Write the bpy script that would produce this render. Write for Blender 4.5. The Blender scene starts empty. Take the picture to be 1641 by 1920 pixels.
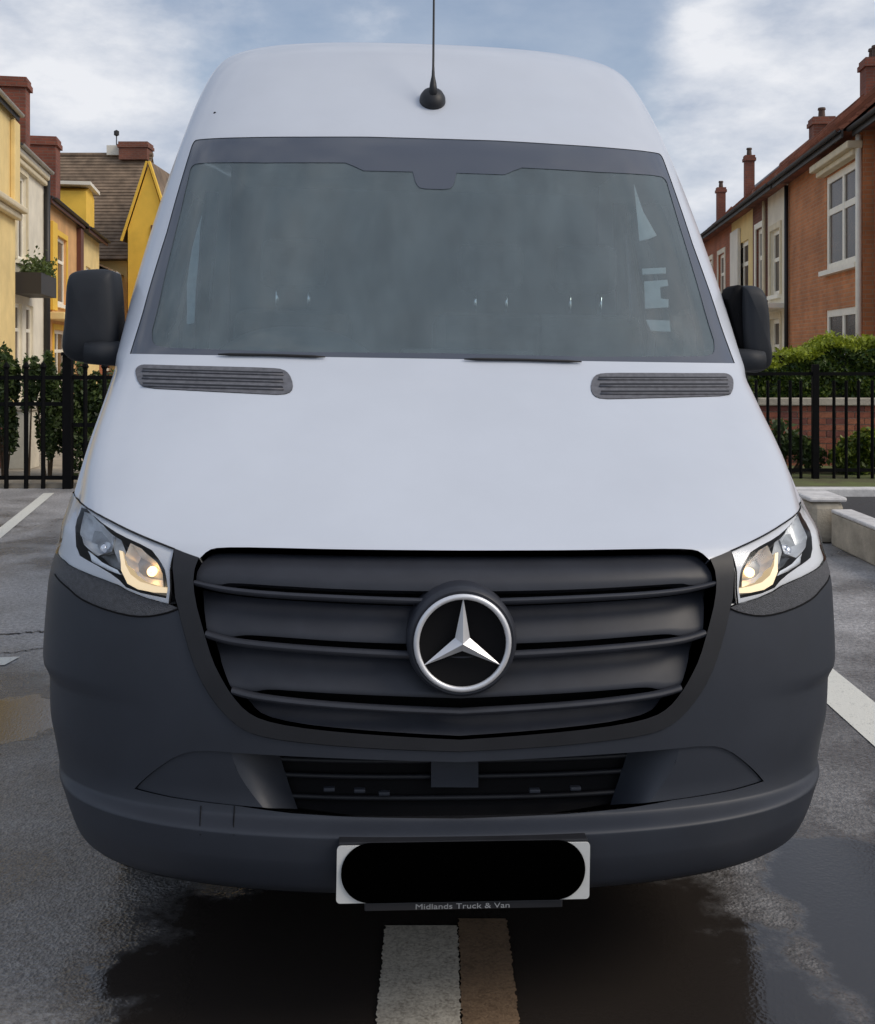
import bpy, bmesh, math, random
import numpy as np
from mathutils import Vector, Matrix
from mathutils.geometry import delaunay_2d_cdt
R_ = math.radians
random.seed(7)
SC = bpy.context.scene
COL = SC.collection

# ------------------------------------------------------------------ camera
FPX, CX, YH, CAMH = 2000.0, 820.5, 660.0, 1.501      # focal length in photo pixels, centre column, horizon row, eye height
cd = bpy.data.cameras.new('camera'); cam = bpy.data.objects.new('camera', cd); COL.objects.link(cam)
cam.location = (0, 0, CAMH); cam.rotation_euler = (R_(90), 0, 0)
cd.sensor_fit = 'HORIZONTAL'; cd.sensor_width = 36; cd.lens = 36*FPX/1641
cd.shift_y = -(960-YH)/1641; cd.clip_end = 3000
SC.camera = cam

# ------------------------------------------------------------------ sky, sun, exposure
SUN_EL, SUN_AZ = R_(43), R_(110)      # azimuth clockwise from +Y (view direction): the sun stands right of and behind the camera
W = bpy.data.worlds.new('World'); SC.world = W; W.use_nodes = True
nt = W.node_tree; nt.nodes.clear()
def N(t, **k):
    n = nt.nodes.new(t)
    for a, b in k.items(): setattr(n, a, b)
    return n
def build_sky():
    out = N('ShaderNodeOutputWorld'); mix = N('ShaderNodeMixShader')
    b1 = N('ShaderNodeBackground'); b1.inputs[1].default_value = 0.13
    sky = N('ShaderNodeTexSky'); sky.sky_type = 'NISHITA'; sky.sun_disc = False
    sky.sun_elevation = SUN_EL; sky.sun_rotation = SUN_AZ; sky.dust_density = 2.5; sky.air_density = 1.0
    lk = nt.links.new
    lk(sky.outputs[0], b1.inputs[0])
    b2 = N('ShaderNodeBackground'); b2.inputs[1].default_value = .90
    tc = N('ShaderNodeTexCoord')
    nm = N('ShaderNodeVectorMath', operation='NORMALIZE'); lk(tc.outputs['Generated'], nm.inputs[0])
    mp = N('ShaderNodeMapping'); mp.inputs['Scale'].default_value = (1, 1, 1.9); mp.inputs['Location'].default_value = (2.3, .4, .25)
    lk(nm.outputs[0], mp.inputs[0])
    n1 = N('ShaderNodeTexNoise'); n1.inputs['Scale'].default_value = 6.5; n1.inputs['Detail'].default_value = 9; n1.inputs['Roughness'].default_value = .60
    lk(mp.outputs[0], n1.inputs['Vector'])
    acc = None
    # cloud banks: direction (dx,1,dz), half width, weight
    for (dx, dz, wd, wt) in [(-.40,.24,.20,.26),(-.50,.14,.16,.24),(-.28,.09,.13,.18),(.245,.295,.05,.34),(.31,.28,.06,.15),(.48,.25,.17,.26),(.36,.13,.18,.26),(-.06,.31,.045,.24),(.04,.34,.20,-.30),(.14,.30,.10,-.20),(-.18,.34,.11,-.22)]:
        v = Vector((dx, 1, dz)).normalized()
        ds = N('ShaderNodeVectorMath', operation='DISTANCE'); lk(nm.outputs[0], ds.inputs[0]); ds.inputs[1].default_value = v
        mr = N('ShaderNodeMapRange', interpolation_type='SMOOTHSTEP'); lk(ds.outputs['Value'], mr.inputs[0])
        mr.inputs[1].default_value = 0; mr.inputs[2].default_value = wd*1.5; mr.inputs[3].default_value = wt; mr.inputs[4].default_value = 0
        if acc is None: acc = mr.outputs[0]
        else:
            ad = N('ShaderNodeMath', operation='ADD'); lk(acc, ad.inputs[0]); lk(mr.outputs[0], ad.inputs[1]); acc = ad.outputs[0]
    ad = N('ShaderNodeMath', operation='ADD'); lk(acc, ad.inputs[0]); lk(n1.outputs[0], ad.inputs[1])
    cr = N('ShaderNodeMapRange', interpolation_type='SMOOTHSTEP'); lk(ad.outputs[0], cr.inputs[0])
    cr.inputs[1].default_value = .34; cr.inputs[2].default_value = .74; cr.inputs[3].default_value = 0.26; cr.inputs[4].default_value = 1
    n2 = N('ShaderNodeTexNoise'); n2.inputs['Scale'].default_value = 8.5; n2.inputs['Detail'].default_value = 7; n2.inputs['Roughness'].default_value = .58
    mp2 = N('ShaderNodeMapping'); mp2.inputs['Location'].default_value = (5.1, 1.7, 3.3); mp2.inputs['Scale'].default_value = (1, 1, 2.2)
    lk(nm.outputs[0], mp2.inputs[0]); lk(mp2.outputs[0], n2.inputs['Vector'])
    rp = N('ShaderNodeValToRGB'); lk(n2.outputs[0], rp.inputs[0])
    rp.color_ramp.elements[0].position = .34; rp.color_ramp.elements[0].color = (.50, .57, .70, 1)
    rp.color_ramp.elements[1].position = .68; rp.color_ramp.elements[1].color = (.93, .95, 1.0, 1)
    acc2 = n2.outputs[0]      # thicker, whiter heads of cloud
    for (dx, dz, wd, wt) in [(.235,.292,.035,.10),(.275,.287,.04,.09),(-.40,.27,.17,.07),(-.335,.205,.045,.10),(.50,.30,.12,.03)]:
        ds = N('ShaderNodeVectorMath', operation='DISTANCE'); lk(nm.outputs[0], ds.inputs[0]); ds.inputs[1].default_value = Vector((dx, 1, dz)).normalized()
        mr = N('ShaderNodeMapRange', interpolation_type='SMOOTHSTEP'); lk(ds.outputs['Value'], mr.inputs[0])
        mr.inputs[1].default_value = 0; mr.inputs[2].default_value = wd*1.4; mr.inputs[3].default_value = wt; mr.inputs[4].default_value = 0
        a2 = N('ShaderNodeMath', operation='ADD'); lk(acc2, a2.inputs[0]); lk(mr.outputs[0], a2.inputs[1]); acc2 = a2.outputs[0]
    lk(acc2, rp.inputs[0])
    lk(rp.outputs[0], b2.inputs[0])
    lk(cr.outputs[0], mix.inputs[0]); lk(b1.outputs[0], mix.inputs[1]); lk(b2.outputs[0], mix.inputs[2]); lk(mix.outputs[0], out.inputs[0])
build_sky()
sd = bpy.data.lights.new('sun', 'SUN'); sun = bpy.data.objects.new('sun', sd); COL.objects.link(sun)
sd.energy = 1.45; sd.angle = R_(24); sd.color = (1.0, .90, .76)
_sv = Vector((math.sin(SUN_AZ)*math.cos(SUN_EL), math.cos(SUN_AZ)*math.cos(SUN_EL), math.sin(SUN_EL)))
sun.rotation_euler = _sv.to_track_quat('Z', 'Y').to_euler()
vs = SC.view_settings; vs.view_transform = 'Standard'; vs.look = 'None'; vs.gamma = 1; vs.use_curve_mapping = False; vs.exposure = 0.0
SC.render.resolution_x = 875; SC.render.resolution_y = 1024
SC.render.engine = 'CYCLES'

# ------------------------------------------------------------------ helpers
def ground(px, py, z=0.0):
    "point at height z seen at photo pixel (px,py)"
    Y = FPX*(CAMH-z)/(py-YH); return Vector(((px-CX)*Y/FPX, Y, z))
def atY(px, py, Y): return Vector(((px-CX)*Y/FPX, Y, CAMH-(py-YH)*Y/FPX))

class MB:
    def __init__(s): s.v = []; s.f = []; s.mi = []
    def quad(s, *p, m=0):
        i = len(s.v); s.v += [tuple(q) for q in p]; s.f.append(tuple(range(i, i+len(p)))); s.mi.append(m)
    def box(s, a, b, m=0, M=None):
        x0, y0, z0 = a; x1, y1, z1 = b
        P = [(x0,y0,z0),(x1,y0,z0),(x1,y1,z0),(x0,y1,z0),(x0,y0,z1),(x1,y0,z1),(x1,y1,z1),(x0,y1,z1)]
        if M is not None: P = [tuple(M @ Vector(p)) for p in P]
        i = len(s.v); s.v += P
        for f in ((0,3,2,1),(4,5,6,7),(0,1,5,4),(1,2,6,5),(2,3,7,6),(3,0,4,7)): s.f.append(tuple(i+k for k in f)); s.mi.append(m)
    def tube(s, pts, r, n=8, m=0, cap=True):
        pts = [Vector(p) for p in pts]; rr = r if isinstance(r, (list, tuple)) else [r]*len(pts)
        base = len(s.v)
        for i, p in enumerate(pts):
            d = (pts[min(i+1, len(pts)-1)]-pts[max(i-1, 0)]).normalized()
            a = Vector((0,0,1)) if abs(d.z) < .9 else Vector((1,0,0))
            e1 = d.cross(a).normalized(); e2 = d.cross(e1)
            for k in range(n):
                t = 2*math.pi*k/n; s.v.append(tuple(p+(e1*math.cos(t)+e2*math.sin(t))*rr[i]))
        for i in range(len(pts)-1):
            for k in range(n):
                k2 = (k+1) % n
                s.f.append((base+i*n+k, base+i*n+k2, base+(i+1)*n+k2, base+(i+1)*n+k)); s.mi.append(m)
        if cap:
            s.f.append(tuple(base+k for k in range(n))); s.mi.append(m)
            s.f.append(tuple(base+(len(pts)-1)*n+k for k in reversed(range(n)))); s.mi.append(m)
    def lathe(s, prof, c=(0,0,0), n=24, m=0, axis='z', ang=2*math.pi):
        base = len(s.v); c = Vector(c)
        for (r, h) in prof:
            for k in range(n):
                t = 2*math.pi*k/n; a, b = r*math.cos(t), r*math.sin(t)
                v = Vector((a, b, h)) if axis == 'z' else (Vector((a, h, b)) if axis == 'y' else Vector((h, a, b)))
                s.v.append(tuple(c+v))
        for i in range(len(prof)-1):
            for k in range(n):
                k2 = (k+1) % n
                s.f.append((base+i*n+k, base+i*n+k2, base+(i+1)*n+k2, base+(i+1)*n+k)); s.mi.append(m)
    def grid(s, rows, m=0):
        n = len(rows[0]); b = len(s.v)
        for r in rows: s.v += [tuple(p) for p in r]
        for i in range(len(rows)-1):
            for k in range(n-1): s.f.append((b+i*n+k, b+i*n+k+1, b+(i+1)*n+k+1, b+(i+1)*n+k)); s.mi.append(m)
    def poly_prism(s, pts, y0, y1, m=0):
        "polygon in (x,z) extruded along y"
        n = len(pts); b = len(s.v)
        s.v += [(p[0], y0, p[1]) for p in pts]+[(p[0], y1, p[1]) for p in pts]
        s.f.append(tuple(b+k for k in range(n))); s.f.append(tuple(b+n+k for k in reversed(range(n)))); s.mi += [m, m]
        for k in range(n): s.f.append((b+k, b+n+k, b+n+(k+1) % n, b+(k+1) % n)); s.mi.append(m)
    def mesh(s, name, mats, smooth=False, fix=True):
        me = bpy.data.meshes.new(name); me.from_pydata(s.v, [], s.f); me.validate()
        for mt in (mats if isinstance(mats, (list, tuple)) else [mats]): me.materials.append(mt)
        if len(me.polygons) == len(s.mi): me.polygons.foreach_set('material_index', s.mi)
        if fix:
            bm = bmesh.new(); bm.from_mesh(me); bmesh.ops.recalc_face_normals(bm, faces=bm.faces); bm.to_mesh(me); bm.free()
        if smooth:
            me.polygons.foreach_set('use_smooth', [True]*len(me.polygons))
        me.update(); return me
    def build(s, name, mats, parent=None, smooth=False, bevel=0, fix=True, autos=None):
        me = s.mesh(name, mats, smooth, fix); o = bpy.data.objects.new(name, me); COL.objects.link(o)
        if parent is not None: o.parent = parent
        if bevel:
            b = o.modifiers.new('bevel', 'BEVEL'); b.width = bevel; b.segments = 2; b.limit_method = 'ANGLE'; b.angle_limit = R_(40)
        if smooth and autos:
            try: me.set_sharp_from_angle(angle=R_(autos))
            except Exception: pass
        return o
def empty(name, loc=(0,0,0), rot=(0,0,0)):
    o = bpy.data.objects.new(name, None); COL.objects.link(o); o.location = loc; o.rotation_euler = rot; o.empty_display_size = .2
    return o
def tag(o, label=None, cat=None, group=None, kind=None):
    if label: o['label'] = label
    if cat: o['category'] = cat
    if group: o['group'] = group
    if kind: o['kind'] = kind
    return o

# ------------------------------------------------------------------ materials
def mat(name, col, rough=.6, metal=0, spec=.5, coat=0, coat_rough=.05, var=0, vscale=8, bump=0, bscale=60, detail=4, emis=None, estr=0, col2=None, coords='Object'):
    m = bpy.data.materials.new(name); m.use_nodes = True; t = m.node_tree; p = t.nodes['Principled BSDF']
    p.inputs['Base Color'].default_value = (*col, 1); p.inputs['Roughness'].default_value = rough; p.inputs['Metallic'].default_value = metal
    p.inputs['Specular IOR Level'].default_value = spec; p.inputs['Coat Weight'].default_value = coat; p.inputs['Coat Roughness'].default_value = coat_rough
    if emis: p.inputs['Emission Color'].default_value = (*emis, 1); p.inputs['Emission Strength'].default_value = estr
    if var or bump or col2:
        tc = t.nodes.new('ShaderNodeTexCoord')
    if var or col2:
        n = t.nodes.new('ShaderNodeTexNoise'); n.inputs['Scale'].default_value = vscale; n.inputs['Detail'].default_value = detail; n.inputs['Roughness'].default_value = .6
        t.links.new(tc.outputs[coords], n.inputs['Vector'])
        r = t.nodes.new('ShaderNodeValToRGB'); t.links.new(n.outputs[0], r.inputs[0])
        c2 = col2 if col2 else tuple(c*(1+var) for c in col); c1 = tuple(c*(1-var) for c in col) if not col2 else col
        r.color_ramp.elements[0].position = .32; r.color_ramp.elements[0].color = (*c1, 1)
        r.color_ramp.elements[1].position = .68; r.color_ramp.elements[1].color = (*c2, 1)
        t.links.new(r.outputs[0], p.inputs['Base Color'])
    if bump:
        n = t.nodes.new('ShaderNodeTexNoise'); n.inputs['Scale'].default_value = bscale; n.inputs['Detail'].default_value = 3
        t.links.new(tc.outputs[coords], n.inputs['Vector'])
        b = t.nodes.new('ShaderNodeBump'); b.inputs['Strength'].default_value = bump; b.inputs['Distance'].default_value = .01
        t.links.new(n.outputs[0], b.inputs['Height']); t.links.new(b.outputs[0], p.inputs['Normal'])
    return m
def brick_mat(name, c1, c2, mortar, scale=1.0, vec='xz', grime=.25):
    "running-bond brick, 225 x 75 mm, on local x (or y) and z"
    m = bpy.data.materials.new(name); m.use_nodes = True; t = m.node_tree; p = t.nodes['Principled BSDF']; L = t.links.new
    p.inputs['Roughness'].default_value = .85
    tc = t.nodes.new('ShaderNodeTexCoord'); sp = t.nodes.new('ShaderNodeSeparateXYZ'); L(tc.outputs['Object'], sp.inputs[0])
    ad = t.nodes.new('ShaderNodeMath'); ad.operation = 'ADD'; L(sp.outputs[0], ad.inputs[0]); L(sp.outputs[1], ad.inputs[1])
    cb = t.nodes.new('ShaderNodeCombineXYZ'); L(ad.outputs[0], cb.inputs[0]); L(sp.outputs[2], cb.inputs[1])
    b = t.nodes.new('ShaderNodeTexBrick'); L(cb.outputs[0], b.inputs['Vector'])
    b.inputs['Scale'].default_value = 1; b.inputs['Brick Width'].default_value = .225*scale; b.inputs['Row Height'].default_value = .075*scale
    b.inputs['Mortar Size'].default_value = .010*scale; b.inputs['Mortar Smooth'].default_value = .2; b.inputs['Bias'].default_value = -.2
    b.inputs['Color1'].default_value = (*c1, 1); b.inputs['Color2'].default_value = (*c2, 1); b.inputs['Mortar'].default_value = (*mortar, 1)
    n = t.nodes.new('ShaderNodeTexNoise'); n.inputs['Scale'].default_value = 1.3; n.inputs['Detail'].default_value = 6; L(tc.outputs['Object'], n.inputs['Vector'])
    r = t.nodes.new('ShaderNodeMapRange'); L(n.outputs[0], r.inputs[0]); r.inputs[1].default_value = .3; r.inputs[2].default_value = .7; r.inputs[3].default_value = 1-grime; r.inputs[4].default_value = 1+grime
    mx = t.nodes.new('ShaderNodeMix'); mx.data_type = 'RGBA'; mx.blend_type = 'MULTIPLY'; mx.inputs[0].default_value = 1
    L(b.outputs['Color'], mx.inputs[6]); L(r.outputs[0], mx.inputs[7]); L(mx.outputs[2], p.inputs['Base Color'])
    bu = t.nodes.new('ShaderNodeBump'); bu.inputs['Strength'].default_value = .6; bu.inputs['Distance'].default_value = .008; bu.invert = True
    L(b.outputs['Fac'], bu.inputs['Height']); L(bu.outputs[0], p.inputs['Normal'])
    return m
def leaf_mat(name, c1, c2, rough=.5):
    m = bpy.data.materials.new(name); m.use_nodes = True; t = m.node_tree; p = t.nodes['Principled BSDF']; L = t.links.new
    a = t.nodes.new('ShaderNodeAttribute'); a.attribute_name = 'tone'
    r = t.nodes.new('ShaderNodeValToRGB'); L(a.outputs['Fac'], r.inputs[0])
    r.color_ramp.elements[0].color = (*c1, 1); r.color_ramp.elements[1].color = (*c2, 1)
    L(r.outputs[0], p.inputs['Base Color']); p.inputs['Roughness'].default_value = rough
    tr = t.nodes.new('ShaderNodeBsdfTranslucent'); L(r.outputs[0], tr.inputs[0]); mx = t.nodes.new('ShaderNodeMixShader'); mx.inputs[0].default_value = .25
    L(p.outputs[0], mx.inputs[1]); L(tr.outputs[0], mx.inputs[2]); L(mx.outputs[0], t.nodes['Material Output'].inputs[0])
    return m
# ================================================================== GROUND
def asphalt_mat():
    m = bpy.data.materials.new('wet_asphalt'); m.use_nodes = True; t = m.node_tree; p = t.nodes['Principled BSDF']; L = t.links.new
    tc = t.nodes.new('ShaderNodeTexCoord')
    def noise(sc, det=4, rough=.6, vec=None):
        n = t.nodes.new('ShaderNodeTexNoise'); n.inputs['Scale'].default_value = sc; n.inputs['Detail'].default_value = det; n.inputs['Roughness'].default_value = rough
        L(vec if vec else tc.outputs['Object'], n.inputs['Vector']); return n.outputs[0]
    def rng(x, a, b, c, d, smooth=True):
        r = t.nodes.new('ShaderNodeMapRange'); r.interpolation_type = 'SMOOTHSTEP' if smooth else 'LINEAR'; L(x, r.inputs[0])
        for i, v in enumerate((a, b, c, d)): r.inputs[1+i].default_value = v
        return r.outputs[0]
    def mth(op, a, b):
        n = t.nodes.new('ShaderNodeMath'); n.operation = op
        for i, v in enumerate((a, b)):
            if isinstance(v, (int, float)): n.inputs[i].default_value = v
            else: L(v, n.inputs[i])
        return n.outputs[0]
    sp = t.nodes.new('ShaderNodeSeparateXYZ'); L(tc.outputs['Object'], sp.inputs[0])
    wob = mth('MULTIPLY', mth('SUBTRACT', noise(1.6, 5, .6), .5), 1.3)
    fine = mth('MULTIPLY', mth('SUBTRACT', noise(14, 3, .6), .5), .35)
    wet_and_shade = None
    # puddles (first one also paints the van's shade): centre x,y, half sizes in metres
    for (cx, cy, rx, ry) in [(.10, 2.35, .98, .92), (1.2, 2.6, .30, .9), (1.75, 3.0, .5, .8), (-1.80, 4.35, .34, .36)]:
        dx = mth('DIVIDE', mth('SUBTRACT', sp.outputs[0], cx), rx); dy = mth('DIVIDE', mth('SUBTRACT', sp.outputs[1], cy), ry)
        d = mth('SQRT', mth('ADD', mth('MULTIPLY', dx, dx), mth('MULTIPLY', dy, dy)), 0)
        w = rng(mth('ADD', mth('ADD', d, wob), fine), .80, 1.10, 1, 0)
        wet_and_shade = w if wet_and_shade is None else mth('MAXIMUM', wet_and_shade, w)
    broad = rng(noise(.8, 4, .6), .47, .64, 0, .5)
    wet_and_shade = mth('MAXIMUM', wet_and_shade, broad)
    agg = t.nodes.new('ShaderNodeTexVoronoi'); agg.inputs['Scale'].default_value = 105; L(tc.outputs['Object'], agg.inputs['Vector'])
    c = t.nodes.new('ShaderNodeValToRGB'); L(noise(45, 6, .75), c.inputs[0])
    c.color_ramp.elements[0].position = .35; c.color_ramp.elements[0].color = (.095, .094, .098, 1); c.color_ramp.elements[1].position = .68; c.color_ramp.elements[1].color = (.31, .305, .305, 1)
    big = t.nodes.new('ShaderNodeMix'); big.data_type = 'RGBA'; big.blend_type = 'MULTIPLY'; big.inputs[0].default_value = 1
    L(c.outputs[0], big.inputs[6]); L(rng(noise(1.1, 6, .6), .3, .7, .75, 1.3), big.inputs[7])
    dk = t.nodes.new('ShaderNodeMix'); dk.data_type = 'RGBA'; L(wet_and_shade, dk.inputs[0]); L(big.outputs[2], dk.inputs[6]); dk.inputs[7].default_value = (.030, .025, .022, 1)
    far_sheen = mth('MULTIPLY', rng(mth('ADD', sp.outputs[1], mth('MULTIPLY', wob, 1.2)), 3.6, 6.2, 0, 1), mth('SUBTRACT', 1, wet_and_shade))  # paler colour farther off paints in the grazing sky sheen
    dm = t.nodes.new('ShaderNodeMix'); dm.data_type = 'RGBA'; dm.blend_type = 'MULTIPLY'; dm.inputs[0].default_value = 1; L(dk.outputs[2], dm.inputs[6]); L(rng(far_sheen, 0, 1, 1, 1.75), dm.inputs[7])
    L(dm.outputs[2], p.inputs['Base Color'])
    L(rng(wet_and_shade, 0, 1, .36, .07), p.inputs['Roughness'])
    p.inputs['Specular IOR Level'].default_value = .55
    h = mth('ADD', mth('MULTIPLY', noise(160, 3, .7), .6), mth('MULTIPLY', agg.outputs['Distance'], .7))
    b = t.nodes.new('ShaderNodeBump'); b.inputs['Distance'].default_value = .010; L(h, b.inputs['Height']); L(rng(wet_and_shade, .2, .95, .7, .06), b.inputs['Strength'])
    L(b.outputs[0], p.inputs['Normal'])
    return m
mb = MB(); mb.quad((-500, -60, 0), (500, -60, 0), (500, 1200, 0), (-500, 1200, 0)); road = tag(mb.build('road', asphalt_mat()), kind='structure')
def paint_mat(name, c1, c2, lo=.40, hi=.52):
    m = bpy.data.materials.new(name); m.use_nodes = True; t = m.node_tree; p = t.nodes['Principled BSDF']; L = t.links.new
    tc = t.nodes.new('ShaderNodeTexCoord'); n = t.nodes.new('ShaderNodeTexNoise'); n.inputs['Scale'].default_value = 22; n.inputs['Detail'].default_value = 8; n.inputs['Roughness'].default_value = .75; L(tc.outputs['Object'], n.inputs['Vector'])
    n2 = t.nodes.new('ShaderNodeTexNoise'); n2.inputs['Scale'].default_value = 150; n2.inputs['Detail'].default_value = 4; L(tc.outputs['Object'], n2.inputs['Vector'])
    a = t.nodes.new('ShaderNodeMath'); a.operation = 'ADD'; L(n.outputs[0], a.inputs[0]); L(n2.outputs[0], a.inputs[1])
    r = t.nodes.new('ShaderNodeValToRGB'); mr = t.nodes.new('ShaderNodeMapRange'); L(a.outputs[0], mr.inputs[0]); mr.inputs[1].default_value = lo*2; mr.inputs[2].default_value = hi*2; L(mr.outputs[0], r.inputs[0])
    r.color_ramp.elements[0].color = (*c2, 1); r.color_ramp.elements[1].color = (*c1, 1); L(r.outputs[0], p.inputs['Base Color']); p.inputs['Roughness'].default_value = .45
    b = t.nodes.new('ShaderNodeBump'); b.inputs['Strength'].default_value = .5; b.inputs['Distance'].default_value = .004; L(n2.outputs[0], b.inputs['Height']); L(b.outputs[0], p.inputs['Normal'])
    return m
M_LINE = paint_mat('road_paint_white', (.72, .72, .66), (.30, .30, .28), .33, .45)
M_LINE2 = paint_mat('road_paint_worn', (.58, .54, .46), (.26, .23, .19), .36, .56)
M_LINE3 = paint_mat('road_paint_tan', (.24, .165, .105), (.13, .085, .055), .36, .56)
def marking(name, pts, m, z=.004, jag=0):
    mb = MB(); mb.quad(*[(x, y, z) for x, y in pts]); return tag(mb.build(name, m), kind='structure')
marking('road_marking', [(1.66, 3.2), (1.87, 3.2), (1.87, 9.0), (1.66, 9.0)], M_LINE)
a = ground(0, 1000); b = ground(92, 925); d = (b-a).normalized(); nrm = Vector((d.y, -d.x, 0))*.055
a2 = a-d*3.5
marking('road_marking', [(a2-nrm).xy, (a2+nrm).xy, (b+nrm).xy, (b-nrm).xy], M_LINE)
a = ground(0, 1246); marking('road_marking', [(a.x-1.2, a.y-.22), (a.x+.03, a.y-.02), (a.x+.05, a.y+.12), (a.x-1.2, a.y-.06)], M_LINE)
def ragged(name, x0, x1, y0, y1, m, z):
    mb = MB(); rnd = random.Random(3); n = 420
    for k in range(n):
        ya, yb = y0+(y1-y0)*k/n, y0+(y1-y0)*(k+1)/n
        if k == 0: e0 = [x0, x1]
        e1 = [x0+rnd.uniform(-.003, .003), x1+rnd.uniform(-.003, .003)]
        mb.quad((e0[0], ya, z), (e0[1], ya, z), (e1[1], yb, z), (e1[0], yb, z)); e0 = e1
    return tag(mb.build(name, m), kind='structure')
q = ground(722, 1738); ragged('road_marking', q.x, ground(858, 1738).x, .4, q.y, M_LINE2, .004)
ragged('road_marking', ground(860, 1738).x, ground(952, 1738).x, .4, ground(900, 1725).y, M_LINE3, .004)

M_CRACK = mat('road_crack_tar', (.012, .012, .013), rough=.7)
def crack(pts, w, seed):
    rnd = random.Random(seed); mb = MB(); P = [ground(*p) for p in pts]; Q = []
    for a, b in zip(P[:-1], P[1:]):
        for k in range(24): Q.append(a.lerp(b, k/24)+Vector((0, rnd.uniform(-.02, .02), 0)))
    for a, b in zip(Q[:-1], Q[1:]):
        wa = w*rnd.uniform(.4, 1.3); mb.quad((a.x, a.y-wa, .003), (b.x, b.y-wa, .003), (b.x, b.y+wa, .003), (a.x, a.y+wa, .003))
    return tag(mb.build('road_crack', M_CRACK), kind='structure')
crack([(-120, 1196), (-20, 1191), (110, 1183)], .010, 1); crack([(-120, 1232), (0, 1226), (110, 1214)], .006, 2)
# ---- raised bed of dark asphalt on the right, edged by a low concrete wall
M_CONC = mat('kerb_concrete', (.42, .375, .30), rough=.8, var=.28, vscale=5, bump=.5, bscale=60, detail=8)
M_CONCW = mat('kerb_white_paint', (.62, .61, .60), rough=.7, var=.18, vscale=9, bump=.3, bscale=60, detail=8)
M_DARKTAR = mat('dark_tarmac', (.045, .044, .045), rough=.7, var=.25, vscale=30, bump=.4, bscale=150)
KX = 3.06; zt = .28
kw = empty('low_kerb_wall', (KX, 6.0, 0)); tag(kw, 'low concrete kerb wall with white painted top edge right of the van', 'kerb wall')
mbs = []
for i in range(5):
    y0 = -2.30+i*.92
    mb = MB(); mb.box((0, y0, 0), (.15, y0+.912, zt-.03)); mb.build('kerb_stone', M_CONC, kw, bevel=.012)
    mb = MB(); mb.box((-.004, y0+.001, zt-.029), (.165, y0+.911, zt)); mb.build('kerb_cap', M_CONCW, kw, bevel=.012)
eb = empty('kerb_end_block', (KX-.14, 8.34, 0)); tag(eb, 'rounded concrete end block with pale top at the kerb corner', 'kerb block')
mb = MB(); mb.box((0, 0, 0), (.27, .42, .325)); mb.build('block', M_CONC, eb, bevel=.05)
mb = MB(); mb.box((-.015, -.01, .327), (.285, .44, .365)); mb.build('block_top', M_CONCW, eb, bevel=.018)
fk = empty('far_kerb', (KX+.0, 9.30, 0)); tag(fk, 'straight pale kerb running right behind the raised tarmac', 'kerb')
for i in range(5):
    mb = MB(); mb.box((i*.92+.05, 0, 0), (i*.92+.96, .14, .31)); mb.build('kerb_stone', M_CONCW, fk, bevel=.012)
mb = MB(); mb.box((KX+.152, 3.75, .0), (9, 9.30, zt-.04)); tag(mb.build('raised_pavement', M_DARKTAR), kind='structure')

# ---- gardens behind the fences
M_SOIL = mat('garden_soil', (.09, .075, .045), rough=.95, col2=(.13, .16, .05), vscale=3.5, bump=.5, bscale=40)
M_PATH = mat('garden_paving', (.34, .29, .22), rough=.85, var=.25, vscale=4, bump=.3, bscale=30)
mb = MB(); mb.box((2.2, 9.45, -.05), (14, 14.4, .16)); tag(mb.build('garden_bed', M_SOIL), kind='structure')
mb = MB(); mb.box((-16, 11.75, -.05), (-2.6, 40, .05)); tag(mb.build('garden_path', M_PATH), kind='structure')
mb = MB(); mb.box((3.2, 14.4, -.05), (22, 60, .06)); tag(mb.build('front_yard', M_PATH), kind='structure')

# ================================================================== FENCES
M_IRON = mat('black_iron', (.003, .003, .0035), rough=.7, spec=.12, var=.3, vscale=20)
def picket_mesh(h, r, name='picket', head=True):
    mb = MB(); mb.tube([(0,0,0), (0,0,h-.09)], r, 6)
    if head: mb.lathe([(.001,h),(r*1.1,h-.03),(r*1.7,h-.06),(r*.9,h-.09),(r*.9,h-.1)], n=6)
    return mb.mesh(name, M_IRON)
# left fence, standing at the end of the parking bay
fl = empty('iron_fence', (ground(66, 917).x, 11.72, 0)); tag(fl, 'black iron picket fence on the left in front of the pale house', 'fence')
FY = 11.72
def fx(px): return (px-CX)*FY/FPX - fl.location.x
pm = picket_mesh(1.40, .024)
for px in (-60, -24, 12, 49, 81, 160, 196, 230, 264): 
    o = bpy.data.objects.new('picket', pm); COL.objects.link(o); o.parent = fl; o.location = (fx(px), 0, 0)
for (z, xa, xb) in ((.93, -80, 118), (.12, -80, 118), (.70, 118, 280), (.12, 118, 280), (1.22, -80, 280)):
    mb = MB(); mb.box((fx(xa), -.012, z-.022), (fx(xb), .012, z+.022)); mb.build('rail', M_IRON, fl)
mb = MB(); mb.box((fx(119), -.045, 0), (fx(136), .045, 1.46)); mb.box((fx(117), -.055, 1.46), (fx(138), .055, 1.50)); mb.build('gate_post', M_IRON, fl, bevel=.006)
# right fence
FYR = 11.3
fr_ = empty('iron_fence', ((1560-CX)*FYR/FPX, FYR, .15)); tag(fr_, 'black iron picket fence on the right in front of the low brick wall', 'fence')
def fxr(px): return (px-CX)*FYR/FPX - fr_.location.x
pm2 = picket_mesh(1.14, .017, head=False)
for px in (1418, 1440, 1461, 1482, 1502, 1564, 1587, 1610, 1636, 1660, 1684, 1708):
    o = bpy.data.objects.new('picket', pm2); COL.objects.link(o); o.parent = fr_; o.location = (fxr(px), 0, 0)
mb = MB(); mb.box((fxr(1523), -.03, -.06), (fxr(1535), .03, 1.22)); mb.build('post', M_IRON, fr_, bevel=.004)
for z in (1.12, .10):
    mb = MB(); mb.box((fxr(1400), -.010, z-.018), (fxr(1720), .010, z+.018)); mb.build('rail', M_IRON, fr_)

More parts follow.
